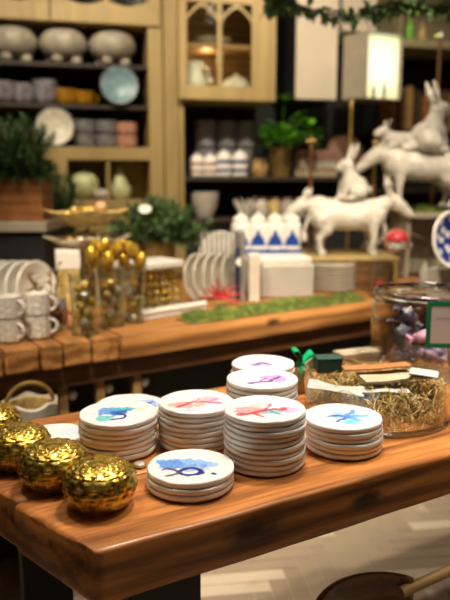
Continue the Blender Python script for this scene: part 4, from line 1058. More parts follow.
# left hutch
t = wthing('display_hutch', 'pale wood display hutch on the left with open shelves of bowls', 'cabinet', 40)
uL, uR = uz(-90, 100)[0], uz(178, 100)[0]; uS = uz(149, 100)[0]
z_top = 2.95; zA = uz(75, 23)[1]; zB = uz(75, 147)[1]; zr = uz(110, 160)[1]; zc = uz(110, 200)[1]; zd = uz(110, 210)[1]
ubox(t, 'back_panel', M['dark'], uL, uR, .40, .42, 0, z_top)
ubox(t, 'stile', M['hutch'], uS, uz(163, 100)[0], 0, .40, 0, z_top, .006)
ubox(t, 'stile', M['hutch'], uz(164, 100)[0], uR, -.012, .40, 0, z_top, .006)
ubox(t, 'shelf', M['hutch'], uL, uS, 0, .40, zr, zB)                      # counter rail
sh = {}
sh[2] = (uz(75, 104)[1]); sh[1] = (uz(75, 62.5)[1])
for k_ in (1, 2): ubox(t, 'shelf', M['shelfd'], uL, uS, .03, .40, sh[k_]-.022, sh[k_])
ubox(t, 'shelf', M['hutch'], uL, uS, 0, .40, zd, zc)
ubox(t, 'cubby_back', M['hutchd'], uL, uS, .30, .31, zc, zr)
ubox(t, 'cubby_divider', M['hutch'], uz(107, 180)[0], uz(110, 180)[0], .01, .30, zc, zr)
ubox(t, 'stile', M['hutch'], uz(54, 180)[0], uz(68, 180)[0], 0, .30, zc, zr)
ubox(t, 'lower_panel', M['hutch'], uL, uS, .02, .04, 0, zd)
ubox(t, 'top_board', M['hutch'], uL, uR, 0, .40, zA, zA+.02)
for (a_, b_) in ((-60, 50), (50, 160)):
    d = ubox(t, 'door', M['hutch'], uz(a_, 15)[0]+.004, uz(b_, 15)[0]-.004, -.02, 0, zA+.003, zA+.11)
    for (c_, e_) in ((a_, a_+13), (b_-12, b_)):
        s = MB().box(uz(c_, 5)[0]-t['u0']+.004, uz(e_, 5)[0]-t['u0']-.004, -.02, 0, zA+.11, z_top).build('door_stile', M['hutch'], d, bevel=.003, smooth=False)
    ua, ub = uz(a_+13, 5)[0]-t['u0'], uz(b_-12, 5)[0]-t['u0']; um = (ua+ub)/2; zq = zA+.11
    MB().box(um-.012, um+.012, -.018, -.002, zq, z_top).build('mullion', M['hutch'], d, smooth=False)
    MB().box(ua, ub, -.008, -.005, zq, z_top).build('glass_pane', M['pane'], d, smooth=False)
    for s_ in (ua, um):                                   # small curved brackets that close the panes at the bottom
        w_ = (ub-ua)/2
        MB().add([(s_+w_*i/8, -.016, zq+.035*abs(i/4-1)**2) for i in range(9)]+[(s_, -.016, zq-.002), (s_+w_, -.016, zq-.002)]+[(s_+w_*i/8, -.003, zq+.035*abs(i/4-1)**2) for i in range(9)]+[(s_, -.003, zq-.002), (s_+w_, -.003, zq-.002)],
                 [(9, 0, 1, 2, 3, 4), (9, 4, 5, 6, 7, 8, 10), (20, 15, 14, 13, 12, 11), (20, 21, 19, 18, 17, 16, 15)]+[(i, i+1, i+12, i+11) for i in range(8)]).build('curved_bracket', M['hutch'], d, smooth=False)
def place(px, v, z): u = W(px, 120, v)[0]; return wpos(u, v, z)
v_ = .16
# footed bowls
fb = None
for px, lab in ((17, 'leftmost fat cream footed bowl on the top hutch shelf'), (66, 'middle fat cream footed bowl on the top hutch shelf'), (114, 'rightmost fat cream footed bowl on the top hutch shelf')):
    p = place(px, v_, sh[1]+.002)
    if fb is None:
        fb = thing('footed_bowl', lab, 'bowl', p, AL, 'footed bowls on the top shelf')
        MB().lathe([(.0005, .040), (.07, .040), (.115, .060), (.148, .105), (.150, .145), (.138, .185), (.122, .205), (.114, .207), (.114, .195), (.135, .150), (.132, .105), (.10, .070), (.0005, .055)], 48).build('bowl_body', M['bowlc'], fb)
        for k_ in range(4):
            a_ = PI/4+k_*PI/2+.3
            mb = MB(); mb.ball((.085*math.cos(a_), .085*math.sin(a_), .028), .033, 1.15, 1.15, .85, 16); mb.build('foot', M['bowlc'], fb)
    else: dup(fb, p, AL, lab)
# second shelf
def cup(px, v, z, r, h, m, lab, grp, name='cup', hd=True, cat='cup'):
    p = place(px, v, z+.002); t_ = thing(name, lab, cat, p, AL+.4, grp)
    MB().lathe([(.0005, 0), (r*.6, 0), (r*.8, h*.08), (r, h*.35), (r*1.0, h*.9), (r*1.03, h), (r*.97, h), (r*.9, h*.35), (.0005, h*.1)], 32).build('cup_body', m, t_)
    if hd: MB().tube([(r*.95+r*.6*math.sin(PI*i/8), 0, h*.55+h*.28*math.cos(PI*i/8)) for i in range(9)], r*.13, 6).build('handle', m, t_)
    return t_
cup(4, .12, sh[2], .085, .13, M['lavgrey'], 'left lavender grey cup under the footed bowls', 'lavender cups', hd=False); cup(24, .14, sh[2], .075, .125, M['lavgrey'], 'second lavender grey cup under the footed bowls', 'lavender cups')
cup(46, .14, sh[2], .075, .15, M['lavgrey'], 'taller lavender grey cup beside the amber cups', 'lavender cups')
cup(67, .14, sh[2], .07, .10, M['amber'], 'left small amber gold cup', 'amber cups'); cup(85, .14, sh[2], .065, .09, M['amber'], 'right small amber gold cup by the blue plate', 'amber cups')
def wallplate(px, py, v, r, m, lab, z, rim=None):
    p = wpos(W(px, py, v)[0], v, z+r+.004); o = thing('standing_plate', lab, 'plate', p); o.rotation_euler = (PI/2-.12, 0, AL)
    dish(r, .022, .006, 56).build('plate_body', m, o)
    if rim: MB().lathe([(r*.93, .0245), (r*.96, .0262), (r*1.0, .0262), (r*1.012, .022), (r*1.0, .018), (r*.99, .018)], 56).build('rim_band', rim, o)
wallplate(119, 87, .035, .118, M['bluecer'], 'pale blue round plate standing on the middle hutch shelf', sh[2], M['greycup'])
speck = mat('speckled_ceramic', (.72, .68, .56), .4, 0, .3, 30, col2=(.50, .45, .35))
wallplate(55, 128, .035, .118, speck, 'cream speckled plate standing on the lowest open hutch shelf', zB, M['greycup'])
for i, px in enumerate((4, 14, 24, 33)):
    o = MB().lathe([(.0005, 0), (.024, 0), (.004, .006), (.004, .05), (.026, .08), (.03, .13), (.028, .13), (.024, .085), (.0005, .06)], 24).build('goblet', M['towelgrey'], loc=place(px, .15+.02*(i % 2), zB+.002))
    tag(o, ['leftmost', 'second', 'third', 'rightmost'][i]+' dark metal goblet at the left end of the lowest open shelf', 'goblet', 'dark goblets')
def cupstack(px, v, z, r, h, n_, m, what, grp):
    for i in range(n_):
        o = MB().lathe([(.0005, 0), (r*.7, 0), (r*.92, h*.15), (r, h*.85), (r*.98, h), (r*.9, h*.9), (r*.82, h*.25), (.0005, h*.15)], 32).build('tumbler', m, loc=place(px, v, z+.002+i*h*1.0))
        tag(o, f'{["lower", "upper", "topmost"][i] if n_ > 1 else "single"} {what}', 'tumbler', grp)
cupstack(84, .12, zB, .073, .085, 2, M['greycup'], 'grey tumbler of the pair beside the speckled plate', 'grey tumblers')
cupstack(106, .12, zB, .073, .085, 2, M['greycup'], 'grey tumbler of the pair next to the red ones', 'grey tumblers')
cupstack(126, .12, zB, .070, .080, 2, M['redpat'], 'red patterned tumbler on the lowest open shelf', 'red tumblers')
# cubby ceramics
p = place(82, .12, zc+.002); t = thing('ceramic_pumpkin', 'round pale green ribbed ceramic pumpkin in the hutch cubby', 'ornament', p, AL)
MB().lathe([(.0005, .004)]+[(.092*math.sin(PI*i/16)**.8, .09-.088*math.cos(PI*i/16)) for i in range(1, 16)]+[(.0005, .17)], 64, None, lambda r, z, a: (r*(1+.07*abs(math.cos(a*5))), z)).build('pumpkin_body', M['palegreen'], t)
MB().tube([(0, 0, .165), (.004, 0, .19), (.016, 0, .205)], [.014, .010, .008], 8).build('stalk', M['palegreen'], t)
p = place(118, .12, zc+.002); t = thing('ceramic_gourd', 'pale green gourd shaped ceramic with a curved neck in the cubby', 'ornament', p, AL)
MB().lathe([(.0005, .0), (.05, .004), (.072, .04), (.068, .08), (.045, .115), (.034, .15), (.0005, .16)], 48, None, lambda r, z, a: (r*(1+.05*abs(math.cos(a*4))), z)).build('gourd_body', M['palegreen'], t)
MB().tube([(0, 0, .14), (.004, 0, .18), (-.008, 0, .21), (-.03, 0, .215)], [.032, .024, .016, .008], 10).build('neck', M['palegreen'], t)
p = place(100, .06, zc+.002); o = MB().lathe([(.0005, 0), (.035, 0), (.055, .03), (.05, .055), (.03, .065), (.0005, .067)], 32, None, lambda r, z, a: (r*(1+.06*abs(math.cos(a*4))), z)).build('small_pumpkin', M['cream'], loc=p); tag(o, 'small cream ceramic pumpkin in front of the cubby divider', 'ornament')
# middle glass cupboard with pointed arches
t = wthing('glass_cupboard', 'pale wood wall cupboard with pointed arch glass panes', 'cabinet', 227, -.05)
v0 = -.06; vr = v0
U_ = lambda px, py=50: W(px, py, vr)[0]
z0, z1 = W(227, 100, vr)[1], 2.95
uA, uB = U_(179), U_(276)
z_p0 = W(220, 86, vr)[1]; z_p1 = W(220, 3, vr)[1]
g0, g1 = U_(187), U_(252)
ubox(t, 'side', M['hutch'], uA, uA+.02, v0+.02, .40, z0, z1); ubox(t, 'side', M['hutch'], uB-.02, uB, v0+.02, .40, z0, z1)
ubox(t, 'bottom', M['hutch'], uA+.02, uB-.02, v0+.02, .40, z0, z0+.02); ubox(t, 'back', M['hutchin'], uA+.02, uB-.02, .36, .38, z0+.02, z1)
zs = W(220, 45, vr)[1]; ubox(t, 'inner_shelf', M['hutchin'], uA+.02, uB-.02, v0+.05, .36, zs-.012, zs+.014)
d = ubox(t, 'door', M['hutch'], uA, uB, v0, v0+.02, z0, z_p0)
T0 = t['u0']; V0 = t['v0']
def dbox(nm, a_, b_, c_, e_, m=M['hutch'], y0=v0, y1=v0+.02): return MB().box(a_-T0, b_-T0, y0-V0, y1-V0, c_, e_).build(nm, m, d, bevel=.002, smooth=False)
dbox('door_stile', uA, g0, z_p0, z1); dbox('door_stile', g1, uB, z_p0, z1); dbox('door_rail', g0, g1, z_p1, z1)
um = (g0+g1)/2; dbox('mullion', um-.014, um+.014, z_p0, z_p1, y0=v0+.002, y1=v0+.018)
dbox('glass_pane', g0, g1, z_p0, z_p1, M['pane'], v0+.008, v0+.011)
zh = z_p1-W(220, 17, vr)[1]
for (a_, b_) in ((g0, um-.014), (um+.014, g1)):
    n_ = 8; w_ = b_-a_; c_ = (a_+b_)/2
    arch = [(a_+w_*i/(2*n_), z_p1-zh*abs(1-i/n_)**1.5) for i in range(2*n_+1)]
    vs = []; 
    for yv in (v0+.003, v0+.016):
        vs += [(x-T0, yv-V0, z) for x, z in arch]+[(x-T0, yv-V0, z-.024 if 0 < i < 2*n_ else z-.03) for i, (x, z) in enumerate(arch)]
    m_ = 2*n_+1; fs = []
    for i in range(m_-1):
        fs += [(i, i+1, m_+i+1, m_+i), (2*m_+i+1, 2*m_+i, 3*m_+i, 3*m_+i+1), (i, 2*m_+i, 2*m_+i+1, i+1), (m_+i, m_+i+1, 3*m_+i+1, 3*m_+i)]
    MB().add(vs, fs).build('pointed_arch', M['hutch'], d, smooth=False)
def inplace(px, v, z): return place(px, v, z)
zb = z0+.022
o = dish(.13, .05, .006).build('white_bowl', M['cream'], loc=inplace(213, .15, zs+.016)); tag(o, 'wide pale bowl on the upper shelf inside the glass cupboard', 'bowl')
t2 = thing('white_jug', 'tall white jug at the left inside the glass cupboard', 'jug', inplace(195, .08, zb), AL)
MB().lathe([(.0005, 0), (.05, 0), (.075, .05), (.07, .12), (.045, .19), (.05, .225), (.046, .225), (.04, .19), (.06, .1), (.0005, .01)], 32).build('jug_body', M['white'], t2); MB().tube([(.045, 0, .2), (.09, 0, .19), (.095, 0, .12), (.07, 0, .09)], .008, 8).build('handle', M['white'], t2)
t2 = thing('covered_tureen', 'pale domed tureen at the right inside the glass cupboard', 'tureen', inplace(236, .12, zb), AL)
MB().lathe([(.0005, 0), (.06, 0), (.105, .05), (.11, .075), (.0005, .075)], 40).build('tureen_bowl', M['cream'], t2); MB().lathe([(.112, .076), (.105, .10), (.07, .13), (.03, .145), (.018, .15), (.02, .165), (.0005, .17)], 40).build('lid', M['cream'], t2)
t2 = thing('egg_cup', 'small white footed cup between jug and tureen in the glass cupboard', 'cup', inplace(211, .02, zb), AL)
MB().lathe([(.0005, 0), (.028, 0), (.01, .02), (.012, .04), (.03, .07), (.03, .095), (.026, .095), (.02, .07), (.0005, .05)], 28).build('cup_body', M['amber'], t2); MB().ball((0, 0, .09), .022, 1, 1, 1.3).build('white_egg', M['white'], t2)
pl_ = bpy.data.lights.new('cupboard_lamp', 'POINT'); pl_.energy = 1.6; pl_.color = (1, .78, .48); pl_.shadow_soft_size = .03
lo = bpy.data.objects.new('cupboard_lamp', pl_); C.objects.link(lo); lo.location = wpos(um-.05, .10, zs-.06)
pl2 = pl_.copy(); pl2.energy = .35; lo = bpy.data.objects.new('cupboard_lamp', pl2); C.objects.link(lo); lo.location = wpos(um, .05, zs+.25)
# open shelving under the cupboard
t = wthing('open_shelving', 'dark open shelving with mugs and a potted plant right of the hutch', 'shelf', 265)
ua, ub = uz(179, 150)[0]+.004, uz(372, 150)[0]
zs1, zs2 = uz(260, 177)[1], uz(260, 218)[1]
ubox(t, 'back_panel', M['dark'], ua+.03, ub, .40, .42, 0, uz(260, 96)[1]-.02)
ubox(t, 'upright', M['hutch'], ua, ua+.03, 0, .42, 0, uz(227, 100)[1]-.005)
for z in (zs1, zs2): ubox(t, 'shelf', M['shelfd'], ua+.03, ub, .0, .40, z-.028, z)
ubox(t, 'base_front', M['dark'], ua+.03, ub, .03, .06, 0, zs2-.028)
v_ = .10
for i, (px, m, what) in enumerate(((197, M['pinkish'], 'pink banded'), (210, M['pinkish'], 'coral banded'), (224, M['bluecup'], 'blue banded'), (240, M['bluecup'], 'blue striped'))):
    r, h = (.047, .15) if i < 2 else (.053, .175)
    t2 = thing('banded_jar', f'white {what} jar on the dark shelf, {["first","second","third","fourth"][i]} from the hutch', 'jar', place(px, v_, zs1+.002), AL, 'banded jars on the dark shelf')
    MB().lathe([(.0005, 0), (r*.85, 0), (r, .008), (r, h*.78), (r*.8, h*.86), (.0005, h*.86)], 36).build('jar_body', M['white'], t2)
    for (za_, zb_) in ((.18, .30), (.50, .64)): MB().lathe([(r*1.0, h*za_), (r*1.015, h*za_), (r*1.015, h*zb_), (r, h*zb_), (r, h*za_)], 36).build('glaze_band', m, t2)
    MB().lathe([(.0005, h*.86), (r*.72, h*.86), (r*.6, h*.94), (r*.2, h*.97), (r*.18, h*1.02), (.0005, h*1.04)], 28).build('lid', M['white'], t2)
for i, (px, n_) in enumerate(((205, 2), (226, 2), (245, 2))):
    r, h = .075, .19
    for j in range(2):
        o = MB().lathe([(.0005, 0), (r*.7, 0), (r*.95, h*.1), (r, h), (r*.94, h), (r*.88, h*.12), (.0005, h*.06)], 36).build('grey_vessel', M['greycup'] if i else M['lavgrey'], loc=place(px, .28, zs1+.002+j*h*1.005))
        tag(o, f'{["lower", "upper"][j]} grey vessel behind the {["pink and coral", "third", "fourth"][i]} banded jars', 'vessel', 'grey vessels behind the banded jars')
t2 = thing('amber_jar', 'squat amber glass jar beside the potted plant', 'jar', place(260, v_, zs1+.002), AL)
MB().lathe([(.0005, 0), (.05, 0), (.058, .01), (.058, .08), (.045, .10), (.0005, .10)], 32).build('jar_body', M['oak'], t2); MB().lathe([(.0005, .10), (.045, .10), (.045, .12), (.0005, .12)], 28).build('lid', M['brass'], t2)
# potted leafy plant
t2 = thing('potted_plant', 'leafy bright green plant in a bronze pot on the dark shelf', 'plant', place(281, v_-.02, zs1+.002), AL)
ph = uz(281, 148, v_)[1]-zs1
MB().lathe([(.0005, 0), (.062, 0), (.082, ph*.9), (.088, ph), (.08, ph), (.074, ph*.9), (.0005, ph*.85)], 36).build('pot', M['potgold'], t2)
rl = random.Random(9); lf_, st_ = MB(), MB()
for i in range(24):
    a_ = rl.uniform(0, 2*PI); rr = rl.uniform(.06, .17); e = Vector((math.cos(a_)*rr*1.1+.02, math.sin(a_)*rr*.6-.05, ph+rl.uniform(.04, .22)))
    st_.tube([(0, 0, ph*.85), Vector((e.x*.4, e.y*.4, ph+.7*(e.z-ph))), e], .0028, 5)
    for k_ in range(3):
        b_ = a_+rl.uniform(-1.3, 1.3); lf_.leaf(e-Vector((0, 0, .03*k_)), Vector((math.cos(b_), math.sin(b_)*.8-.2, rl.uniform(-.1, .5))), Vector((0, 0, 1)), rl.uniform(.08, .12), rl.uniform(.045, .065), .12)
e = Vector((.005, -.05, ph+.34)); st_.tube([(0, 0, ph*.85), (.01, -.02, ph+.2), e], .003, 5)
for b_ in (0, 1.6, 2.8, 4.2, 5.3): lf_.leaf(e-Vector((0, 0, .02*b_/3)), Vector((math.cos(b_), math.sin(b_), .2)), Vector((0, 0, 1)), .10, .055)
st_.build('stems', M['leaf'], t2); lf_.build('leaves', M['leafbright'], t2, auto=180)
# boxes right of the plant
zz = zs1+.002
for i, (a_, b_, y_) in enumerate(((297, 338, 168), (299, 336, 160), (302, 330, 150))):
    pa_, pb_ = W(a_, 150, .06)[0], W(b_, 150, .06)[0]; h = uz(318, y_, .06)[1]-zz-.002
    t2 = thing('soap_box', ['tan', 'cream', 'pink'][i]+' flat box '+['at the bottom', 'in the middle', 'on top']+' of the pile right of the potted plant' if False else f'{["tan", "cream", "pink brown"][i]} flat box {["at the bottom", "in the middle", "at the top"][i]} of the pile behind the rod', 'box', wpos((pa_+pb_)/2, .15, zz), AL)
    hw = (pb_-pa_)/2
    MB().box(-hw, hw, -.09, .09, 0, h*.7).build('box_base', [M['card'], M['cream'], M['boxpink']][i], t2, bevel=.002); MB().box(-hw-.002, hw+.002, -.092, .092, h*.7, h).build('lid', [M['oak'], M['paleled'], M['boxpink']][i], t2, bevel=.002)
    zz += h+.002
# second dark shelf
t2 = thing('white_basin', 'deep cream basin on the lower dark shelf', 'basin', place(204, .12, zs2+.002), AL)
MB().lathe([(.0005, 0), (.05, 0), (.055, .01), (.085, .07), (.10, .17), (.095, .172), (.078, .075), (.0005, .015)], 40).build('basin_body', M['cream'], t2)
t2 = thing('coral_branch', 'white branching coral on the lower dark shelf', 'ornament', place(246, .12, zs2+.002), AL)
for i in range(11):
    a_ = i*2.4; d_ = Vector((math.cos(a_)*.8, math.sin(a_)*.5, .7+.5*((i*.37) % 1))).normalized(); L = .10+.05*((i*.61) % 1)
    MB().tube([(0, 0, .01), d_*L*.5, d_*L+Vector((0, 0, .02))], [.022, .017, .010], 8).build('branch', M['bisque'], t2)
for i, px in enumerate((262, 275, 288, 301)):
    t2 = thing('storage_jar', ['leftmost', 'second', 'third', 'rightmost'][i]+' pale storage jar on the lower dark shelf right of the coral', 'jar', place(px, .14, zs2+.002), AL, 'storage jars on the lower shelf')
    MB().lathe([(.0005, 0), (.042, 0), (.046, .01), (.046, .10), (.036, .115), (.0005, .115)], 28).build('jar_body', [M['cream'], M['straw'], M['greybox'], M['cream']][i], t2); MB().lathe([(.0005, .115), (.038, .115), (.038, .135), (.0005, .135)], 24).build('lid', M['boxpink'], t2)
# round brown board
t2 = thing('round_board', 'round reddish brown wooden board leaning behind the brass rod', 'board', wpos(W(345, 131, .2)[0], .2, zs1+.16), 0); t2.rotation_euler = (PI/2-.1, 0, AL)
MB().lathe([(.0005, 0), (.135, 0), (.14, .006), (.135, .018), (.0005, .018)], 56).build('board', M['boxpink'], t2)
MB().lathe([(.128, .0185), (.138, .0185), (.139, .022), (.128, .022), (.128, .0185)], 56).build('rim', M['brown'], t2)
# beige wall panels
t = wthing('wall_cupboard', 'tall plain beige wall cupboard hanging beside the lit box', 'cabinet', 317, -.05)
a_, b_ = W(296, 50, -.05)[0], W(338, 50, -.05)[0]; z0 = W(317, 100, -.05)[1]
ubox(t, 'cupboard_body', M['dark'], a_, b_, -.03, .38, z0, 2.9); ubox(t, 'door', M['panelw'], a_+.003, b_-.003, -.05, -.032, z0+.003, 2.9, .004)
t = wthing('upper_wall_cupboard', 'short beige wall cupboard above the lit box', 'cabinet', 356, -.0)
a_, b_ = W(343, 20, 0)[0], W(377, 20, 0)[0]; z0 = W(360, 32, 0)[1]
ubox(t, 'cupboard_body', M['panelw'], a_, b_, .02, .42, z0, 2.9); ubox(t, 'door', M['panelw'], a_+.003, b_-.003, 0, .018, z0+.003, 2.9, .004)
# lit display box: turned so that its left side shows
pL, pC, pR = W(343, 65, -.12), W(367, 65, -.30), W(402, 65, -.24)
P0, P1 = wpos(pL[0], -.12, 0), wpos(pC[0], -.30, 0); P2 = wpos(pR[0], -.24, 0)
zt_, zb_ = W(384, 33, -.28)[1], W(384, 98, -.28)[1]
fx = (P2-P1).normalized(); fa = math.atan2(fx.y, fx.x); fw = (P2-P1).length
t = thing('lit_display_box', 'wall hung display box with a bright glowing front and two bottles', 'box', (P1.x, P1.y, zb_), fa)
bk0 = Matrix.Rotation(-fa, 4, 'Z')@(P0-P1)
h = zt_-zb_
def prism(x0, x1, z0_, z1_): # box whose sides slant back to the left like the photo's visible side
    return MB().add([(x0, 0, z0_), (x1, 0, z0_), (x1+bk0.x*.4, bk0.y, z0_), (x0+bk0.x, bk0.y, z0_), (x0, 0, z1_), (x1, 0, z1_), (x1+bk0.x*.4, bk0.y, z1_), (x0+bk0.x, bk0.y, z1_)],
                     [(3,2,1,0),(4,5,6,7),(0,1,5,4),(1,2,6,5),(2,3,7,6),(3,0,4,7)])
MB().add([(0, 0, 0), (.008, 0, 0), (bk0.x+.008, bk0.y, 0), (bk0.x, bk0.y, 0), (0, 0, h), (.008, 0, h), (bk0.x+.008, bk0.y, h), (bk0.x, bk0.y, h)], [(3,2,1,0),(4,5,6,7),(0,1,5,4),(1,2,6,5),(2,3,7,6),(3,0,4,7)]).build('side_panel', M['paleled'], t, smooth=False)
MB().box(fw-.008, fw, 0, bk0.y, 0, h).build('side_panel', M['paleled'], t, smooth=False)
MB().box(.0, fw-.008, 0.0, bk0.y*.98, -.006, 0).build('bottom', M['paleled'], t, smooth=False); MB().box(.0, fw-.008, 0.0, bk0.y*.98, h, h+.006).build('top', M['paleled'], t, smooth=False)
lm, nt, b, _ = new_mat('lit_back'); L = nt.links
tc = N(nt, 'ShaderNodeTexCoord'); ds = N(nt, 'ShaderNodeVectorMath', operation='DISTANCE'); L.new(tc.outputs['Object'], ds.inputs[0]); ds.inputs[1].default_value = (fw*.48, .03, h*.52)
cr_ = ramp(nt, ds.outputs['Value'], [(.06, (1, .97, .88)), (.15, (.95, .93, .62)), (.26, (.50, .55, .16))])
b.inputs['Base Color'].default_value = (.6, .6, .4, 1); L.new(cr_, b.inputs['Emission Color']); b.inputs['Emission Strength'].default_value = 1.35
MB().box(.009, fw-.009, .028, .032, .001, h-.001).build('glowing_panel', lm, t, smooth=False)
for (x, hh) in ((fw*.25, h*.22), (fw*.55, h*.26)):
    p = t.matrix_basis@Vector((x, .014, .001)); o = MB().lathe([(.0005, 0), (.011, 0), (.012, hh*.6), (.005, hh*.75), (.005, hh), (.0005, hh)], 16).build('tiny_bottle', M['towelgrey'], loc=p+Vector((0, 0, .002)))
    tag(o, ('left' if x < fw*.4 else 'right')+' tiny grey bottle silhouetted in the lit display box', 'bottle')
# top right shelf
t = wthing('top_shelf_unit', 'olive grey wall shelf in the upper right corner', 'shelf', 435, -.02)
a_, b_ = W(402, 20, -.02)[0], W(520, 20, -.02)[0]; z0, z1 = W(430, 48, -.02)[1], W(430, 40, -.02)[1]
olive = wood('olive_grey_wood', (.22, .19, .10), (.36, .31, .18), 0, 1, .6)
ubox(t, 'shelf_board', olive, a_, b_, -.02, .42, z0, z1); ubox(t, 'back_board', olive, a_, b_, .38, .42, z1, 2.9); ubox(t, 'end_board', olive, a_, a_+.02, .0, .38, z1, 2.9)
for (px, m, hh, lab) in ((411, M['leafbright'], .16, 'green glass bottle at the left end of the top right shelf'), (424, M['straw'], .13, 'straw coloured bottle beside the green one on the top shelf')):
    t2 = thing('bottle', lab, 'bottle', wpos(W(px, 35, .08)[0], .10, z1+.002), AL)
    MB().lathe([(.0005, 0), (.028, 0), (.03, .008), (.03, hh*.6), (.011, hh*.8), (.011, hh*.94), (.0005, hh*.94)], 24).build('bottle_body', m, t2); MB().lathe([(.0005, hh*.94), (.013, hh*.94), (.013, hh), (.0005, hh)], 16).build('stopper', M['oak'], t2)
# low dark cabinet with boards behind the large figurine
t = wthing('low_bookcase', 'dim brown bookcase behind the large donkey figurine', 'bookcase', 440, .0)
a_, b_ = uz(376, 150)[0], uz(520, 150)[0]; z1 = uz(420, 76)[1]
ubox(t, 'bookcase_back', M['dark'], a_, b_, .38, .41, 0, z1+.13)
for z in (uz(420, 130)[1], uz(420, 190)[1]): ubox(t, 'shelf', M['shelfd'], a_, b_, .02, .38, z-.02, z)
zz = uz(420, 130)[1]+.002
for i, px in enumerate((394, 402, 410, 418, 427, 446, 454)):
    hh = [.30, .26, .31, .28, .25, .29, .27][i]
    t2 = thing('storage_book', f'{["leftmost russet", "leftmost dark brown", "left tan", "blackish brown", "middle russet", "right dark brown", "rightmost tan"][i]} bound book upright on the bookcase behind the large donkey', 'book', wpos(W(px, 100, .12)[0], .12, zz), AL)
    c_ = [M['terracotta'], M['darkoak'], M['oak'], M['stem'], M['terracotta'], M['darkoak'], M['oak']][i]
    MB().box(-.022, -.018, 0, .18, 0, hh).build('cover', c_, t2); MB().box(.018, .022, 0, .18, 0, hh).build('cover', c_, t2); MB().box(-.022, .022, -.004, 0, 0, hh).build('spine', c_, t2); MB().box(-.0178, .0178, .001, .175, .004, hh-.004).build('pages', M['cream'], t2)
# leaf garland across the upper right
gy = 3.3
gl = thing('leaf_garland', 'dark leafy garland with tiny lights hung across the upper right', 'garland', U(360, 5, gy))
o0 = gl.location.copy(); rg = random.Random(21); lf_, st_ = MB(), MB(); pts = []
for px in range(262, 500, 8):
    py = 7+8*math.sin((px-262)/60.0)+4*math.sin(px/17.0); pts.append(U(px, py-2, gy+.03*math.sin(px/23))-o0)
st_.tube(pts, .004, 6)
for i in range(len(pts)-1):
    for _ in range(15):
        p = pts[i].lerp(pts[i+1], rg.random()); d_ = Vector((rg.uniform(-1, 1), rg.uniform(-1, 1), rg.uniform(-1, .6)))
        if i > 12 or rg.random() < .65: lf_.leaf(p, d_, Vector((0, 0, 1)), rg.uniform(.045, .08), rg.uniform(.022, .038))
for q_ in (pts[3], pts[16], pts[-2]): MB().tube([q_, Vector((q_.x, q_.y, 3.299-o0.z))], .002, 5).build('hanging_cord', M['stem'], gl)
st_.build('vine', M['stem'], gl); lf_.build('leaves', M['fir'], gl, auto=180)
for px, py in ((418, 13), (436, 36)):
    MB().ball(U(px, py, gy-.03)-o0, .009, n=12).build('tiny_light', M['litgreen'], gl)
# wooden scoop chair in the lower right corner
q = U(372, 618, 1.15)
t = thing('round_back_chair', 'dark brown chair with a curved wooden back at the bottom right', 'chair', (q.x+.02, q.y+.0, 0), .25)
zc_ = U(372, 602, 1.15).z
cv = MB(); n_ = 20; vs = []
for i in range(n_+1):
    a_ = PI*(.98)-PI*.75*i/n_; zt2 = zc_-.065*(1-math.sin(PI*(.10+.55*i/n_)))**1.2
    for (r, z) in ((.125, zt2), (.140, zt2-.003), (.146, zt2-.09), (.128, zt2-.09)): vs.append((r*math.cos(a_), r*math.sin(a_)*.75, z))
cv.add(vs, [(i*4+j, i*4+(j+1) % 4, (i+1)*4+(j+1) % 4, (i+1)*4+j) for i in range(n_) for j in range(4)]+[(0, 1, 2, 3), tuple(n_*4+k_ for k_ in range(4))])
cv.build('curved_back', M['chairwood'], t, bevel=.004)
MB().tube([(.07, .06, zc_-.03), (.20, .085, zc_-.015), (.36, .11, zc_-.002)], .011, 10).build('arm_rail', M['oak'], t)
MB().lathe([(.0005, zc_-.27), (.15, zc_-.27), (.155, zc_-.26), (.15, zc_-.245), (.0005, zc_-.25)], 40).build('seat', M['darkoak'], t)
for (x, y) in ((.09, .08), (-.09, .08), (.09, -.08), (-.09, -.08)): MB().tube([(x*1.2, y*1.2, 0), (x, y, zc_-.27)], [.013, .016], 10).build('leg', M['darkoak'], t)
for (x, y) in ((.09, .065), (-.10, .065), (0, .10)): MB().tube([(x, y, zc_-.25), (x*1.1, y*.95, zc_-.12)], .008, 8).build('spindle', M['darkoak'], t)
#BACK-END
# ------------------------------------------------------------------ lights, world, camera
def spot(x, y, z, tx, ty, tz, e, size=70, blend=.6, col=(1, .80, .56), r=.05):
    l = bpy.data.lights.new('ceiling_or_fill_spot', 'SPOT'); l.energy = e; l.color = col; l.spot_size = math.radians(size); l.spot_blend = blend; l.shadow_soft_size = r
    o = bpy.data.objects.new('ceiling_or_fill_spot', l); C.objects.link(o); o.location = (x, y, z)
    o.rotation_euler = (Vector((tx, ty, tz))-Vector((x, y, z))).to_track_quat('-Z', 'Y').to_euler()
def area(x, y, z, tx, ty, tz, e, s, col=(1, .82, .6)):
    l = bpy.data.lights.new('added_downlight', 'AREA'); l.energy = e; l.color = col; l.size = s
    o = bpy.data.objects.new('added_downlight', l); C.objects.link(o); o.location = (x, y, z)
    o.rotation_euler = (Vector((tx, ty, tz))-Vector((x, y, z))).to_track_quat('-Z', 'Y').to_euler()
WL = (1, .87, .70); WB = (1, .84, .62)
spot(.20, 1.75, 3.2, .1, 1.2, .8, 300, 44, .8, WL, .10)
spot(-.75, 1.55, 3.2, -.2, 1.1, .8, 110, 46, .7, WL, .06)
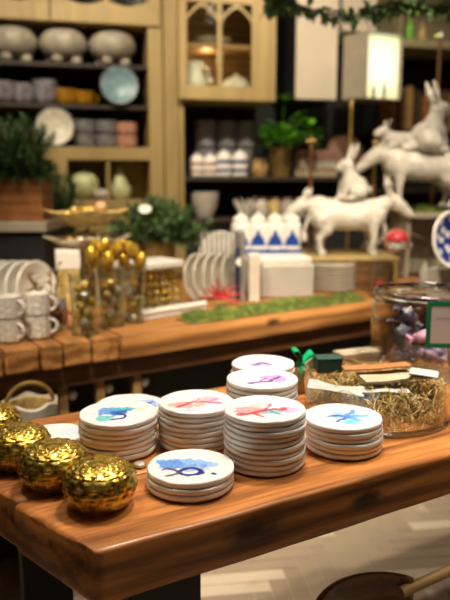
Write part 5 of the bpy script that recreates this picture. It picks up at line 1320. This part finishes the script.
spot(.95, 1.35, 3.2, .3, 1.2, .8, 130, 46, .7, WL, .06)
spot(-.8, 1.0, 3.2, -.60, 2.5, .88, 430, 46, .7, WB)
spot(-.1, 1.1, 3.2, .05, 2.85, .88, 400, 44, .7, WB)
spot(.7, 1.3, 3.2, .65, 3.2, .95, 380, 44, .7, WB)
spot(1.3, 2.5, 3.2, 1.1, 3.5, 1.3, 150, 55, .6, WB)
spot(-1.2, 2.6, 3.2, -1.2, 4.3, 1.7, 187, 75, .7, WB)
spot(-.3, 2.9, 3.2, -.3, 4.6, 1.7, 150, 75, .7, WB)
spot(.7, 3.1, 3.2, .7, 4.9, 1.7, 212, 75, .7, WB)
spot(.9, 1.6, 3.2, .7, 2.1, 0, 300, 50, .7, WL)
spot(.62, 1.0, 3.2, .45, 1.6, .85, 90, 34, .8, WL, .06)  # added fill spot, brightens the jar contents and straw bowl
spot(.35, 2.15, 3.2, .45, 2.15, 0, 200, 36, .8, WL)  # extra spot added to lift the dark floor behind the front table
for x in (-1.2, -.2, .8, 1.8):
    for y in (.95, 1.9, 2.8): area(x, y, 3.28, x, y, 0, 3.2, .22, WL)  # unseen area lights added for highlights and reflections in the gold
w = bpy.data.worlds.new('world'); sc.world = w; w.use_nodes = True
bg = w.node_tree.nodes['Background']; bg.inputs[0].default_value = (1, .78, .55, 1); bg.inputs[1].default_value = .12
cam = bpy.data.cameras.new('camera'); co = bpy.data.objects.new('camera', cam); C.objects.link(co)
co.location = (0, 0, H); co.rotation_euler = (PI/2-PIT, 0, 0)
cam.sensor_fit = 'VERTICAL'; cam.sensor_height = 36; cam.lens = 36*F/600
cam.dof.use_dof = True; cam.dof.focus_distance = 1.22; cam.dof.aperture_fstop = 2.7
sc.camera = co
sc.view_settings.view_transform = 'Standard'; sc.view_settings.look = 'None'; sc.view_settings.gamma = 1; sc.view_settings.use_curve_mapping = False
sc.view_settings.exposure = -0.5
sc.cycles.use_denoising = True
sc.cycles.max_bounces = 10; sc.cycles.transparent_max_bounces = 24
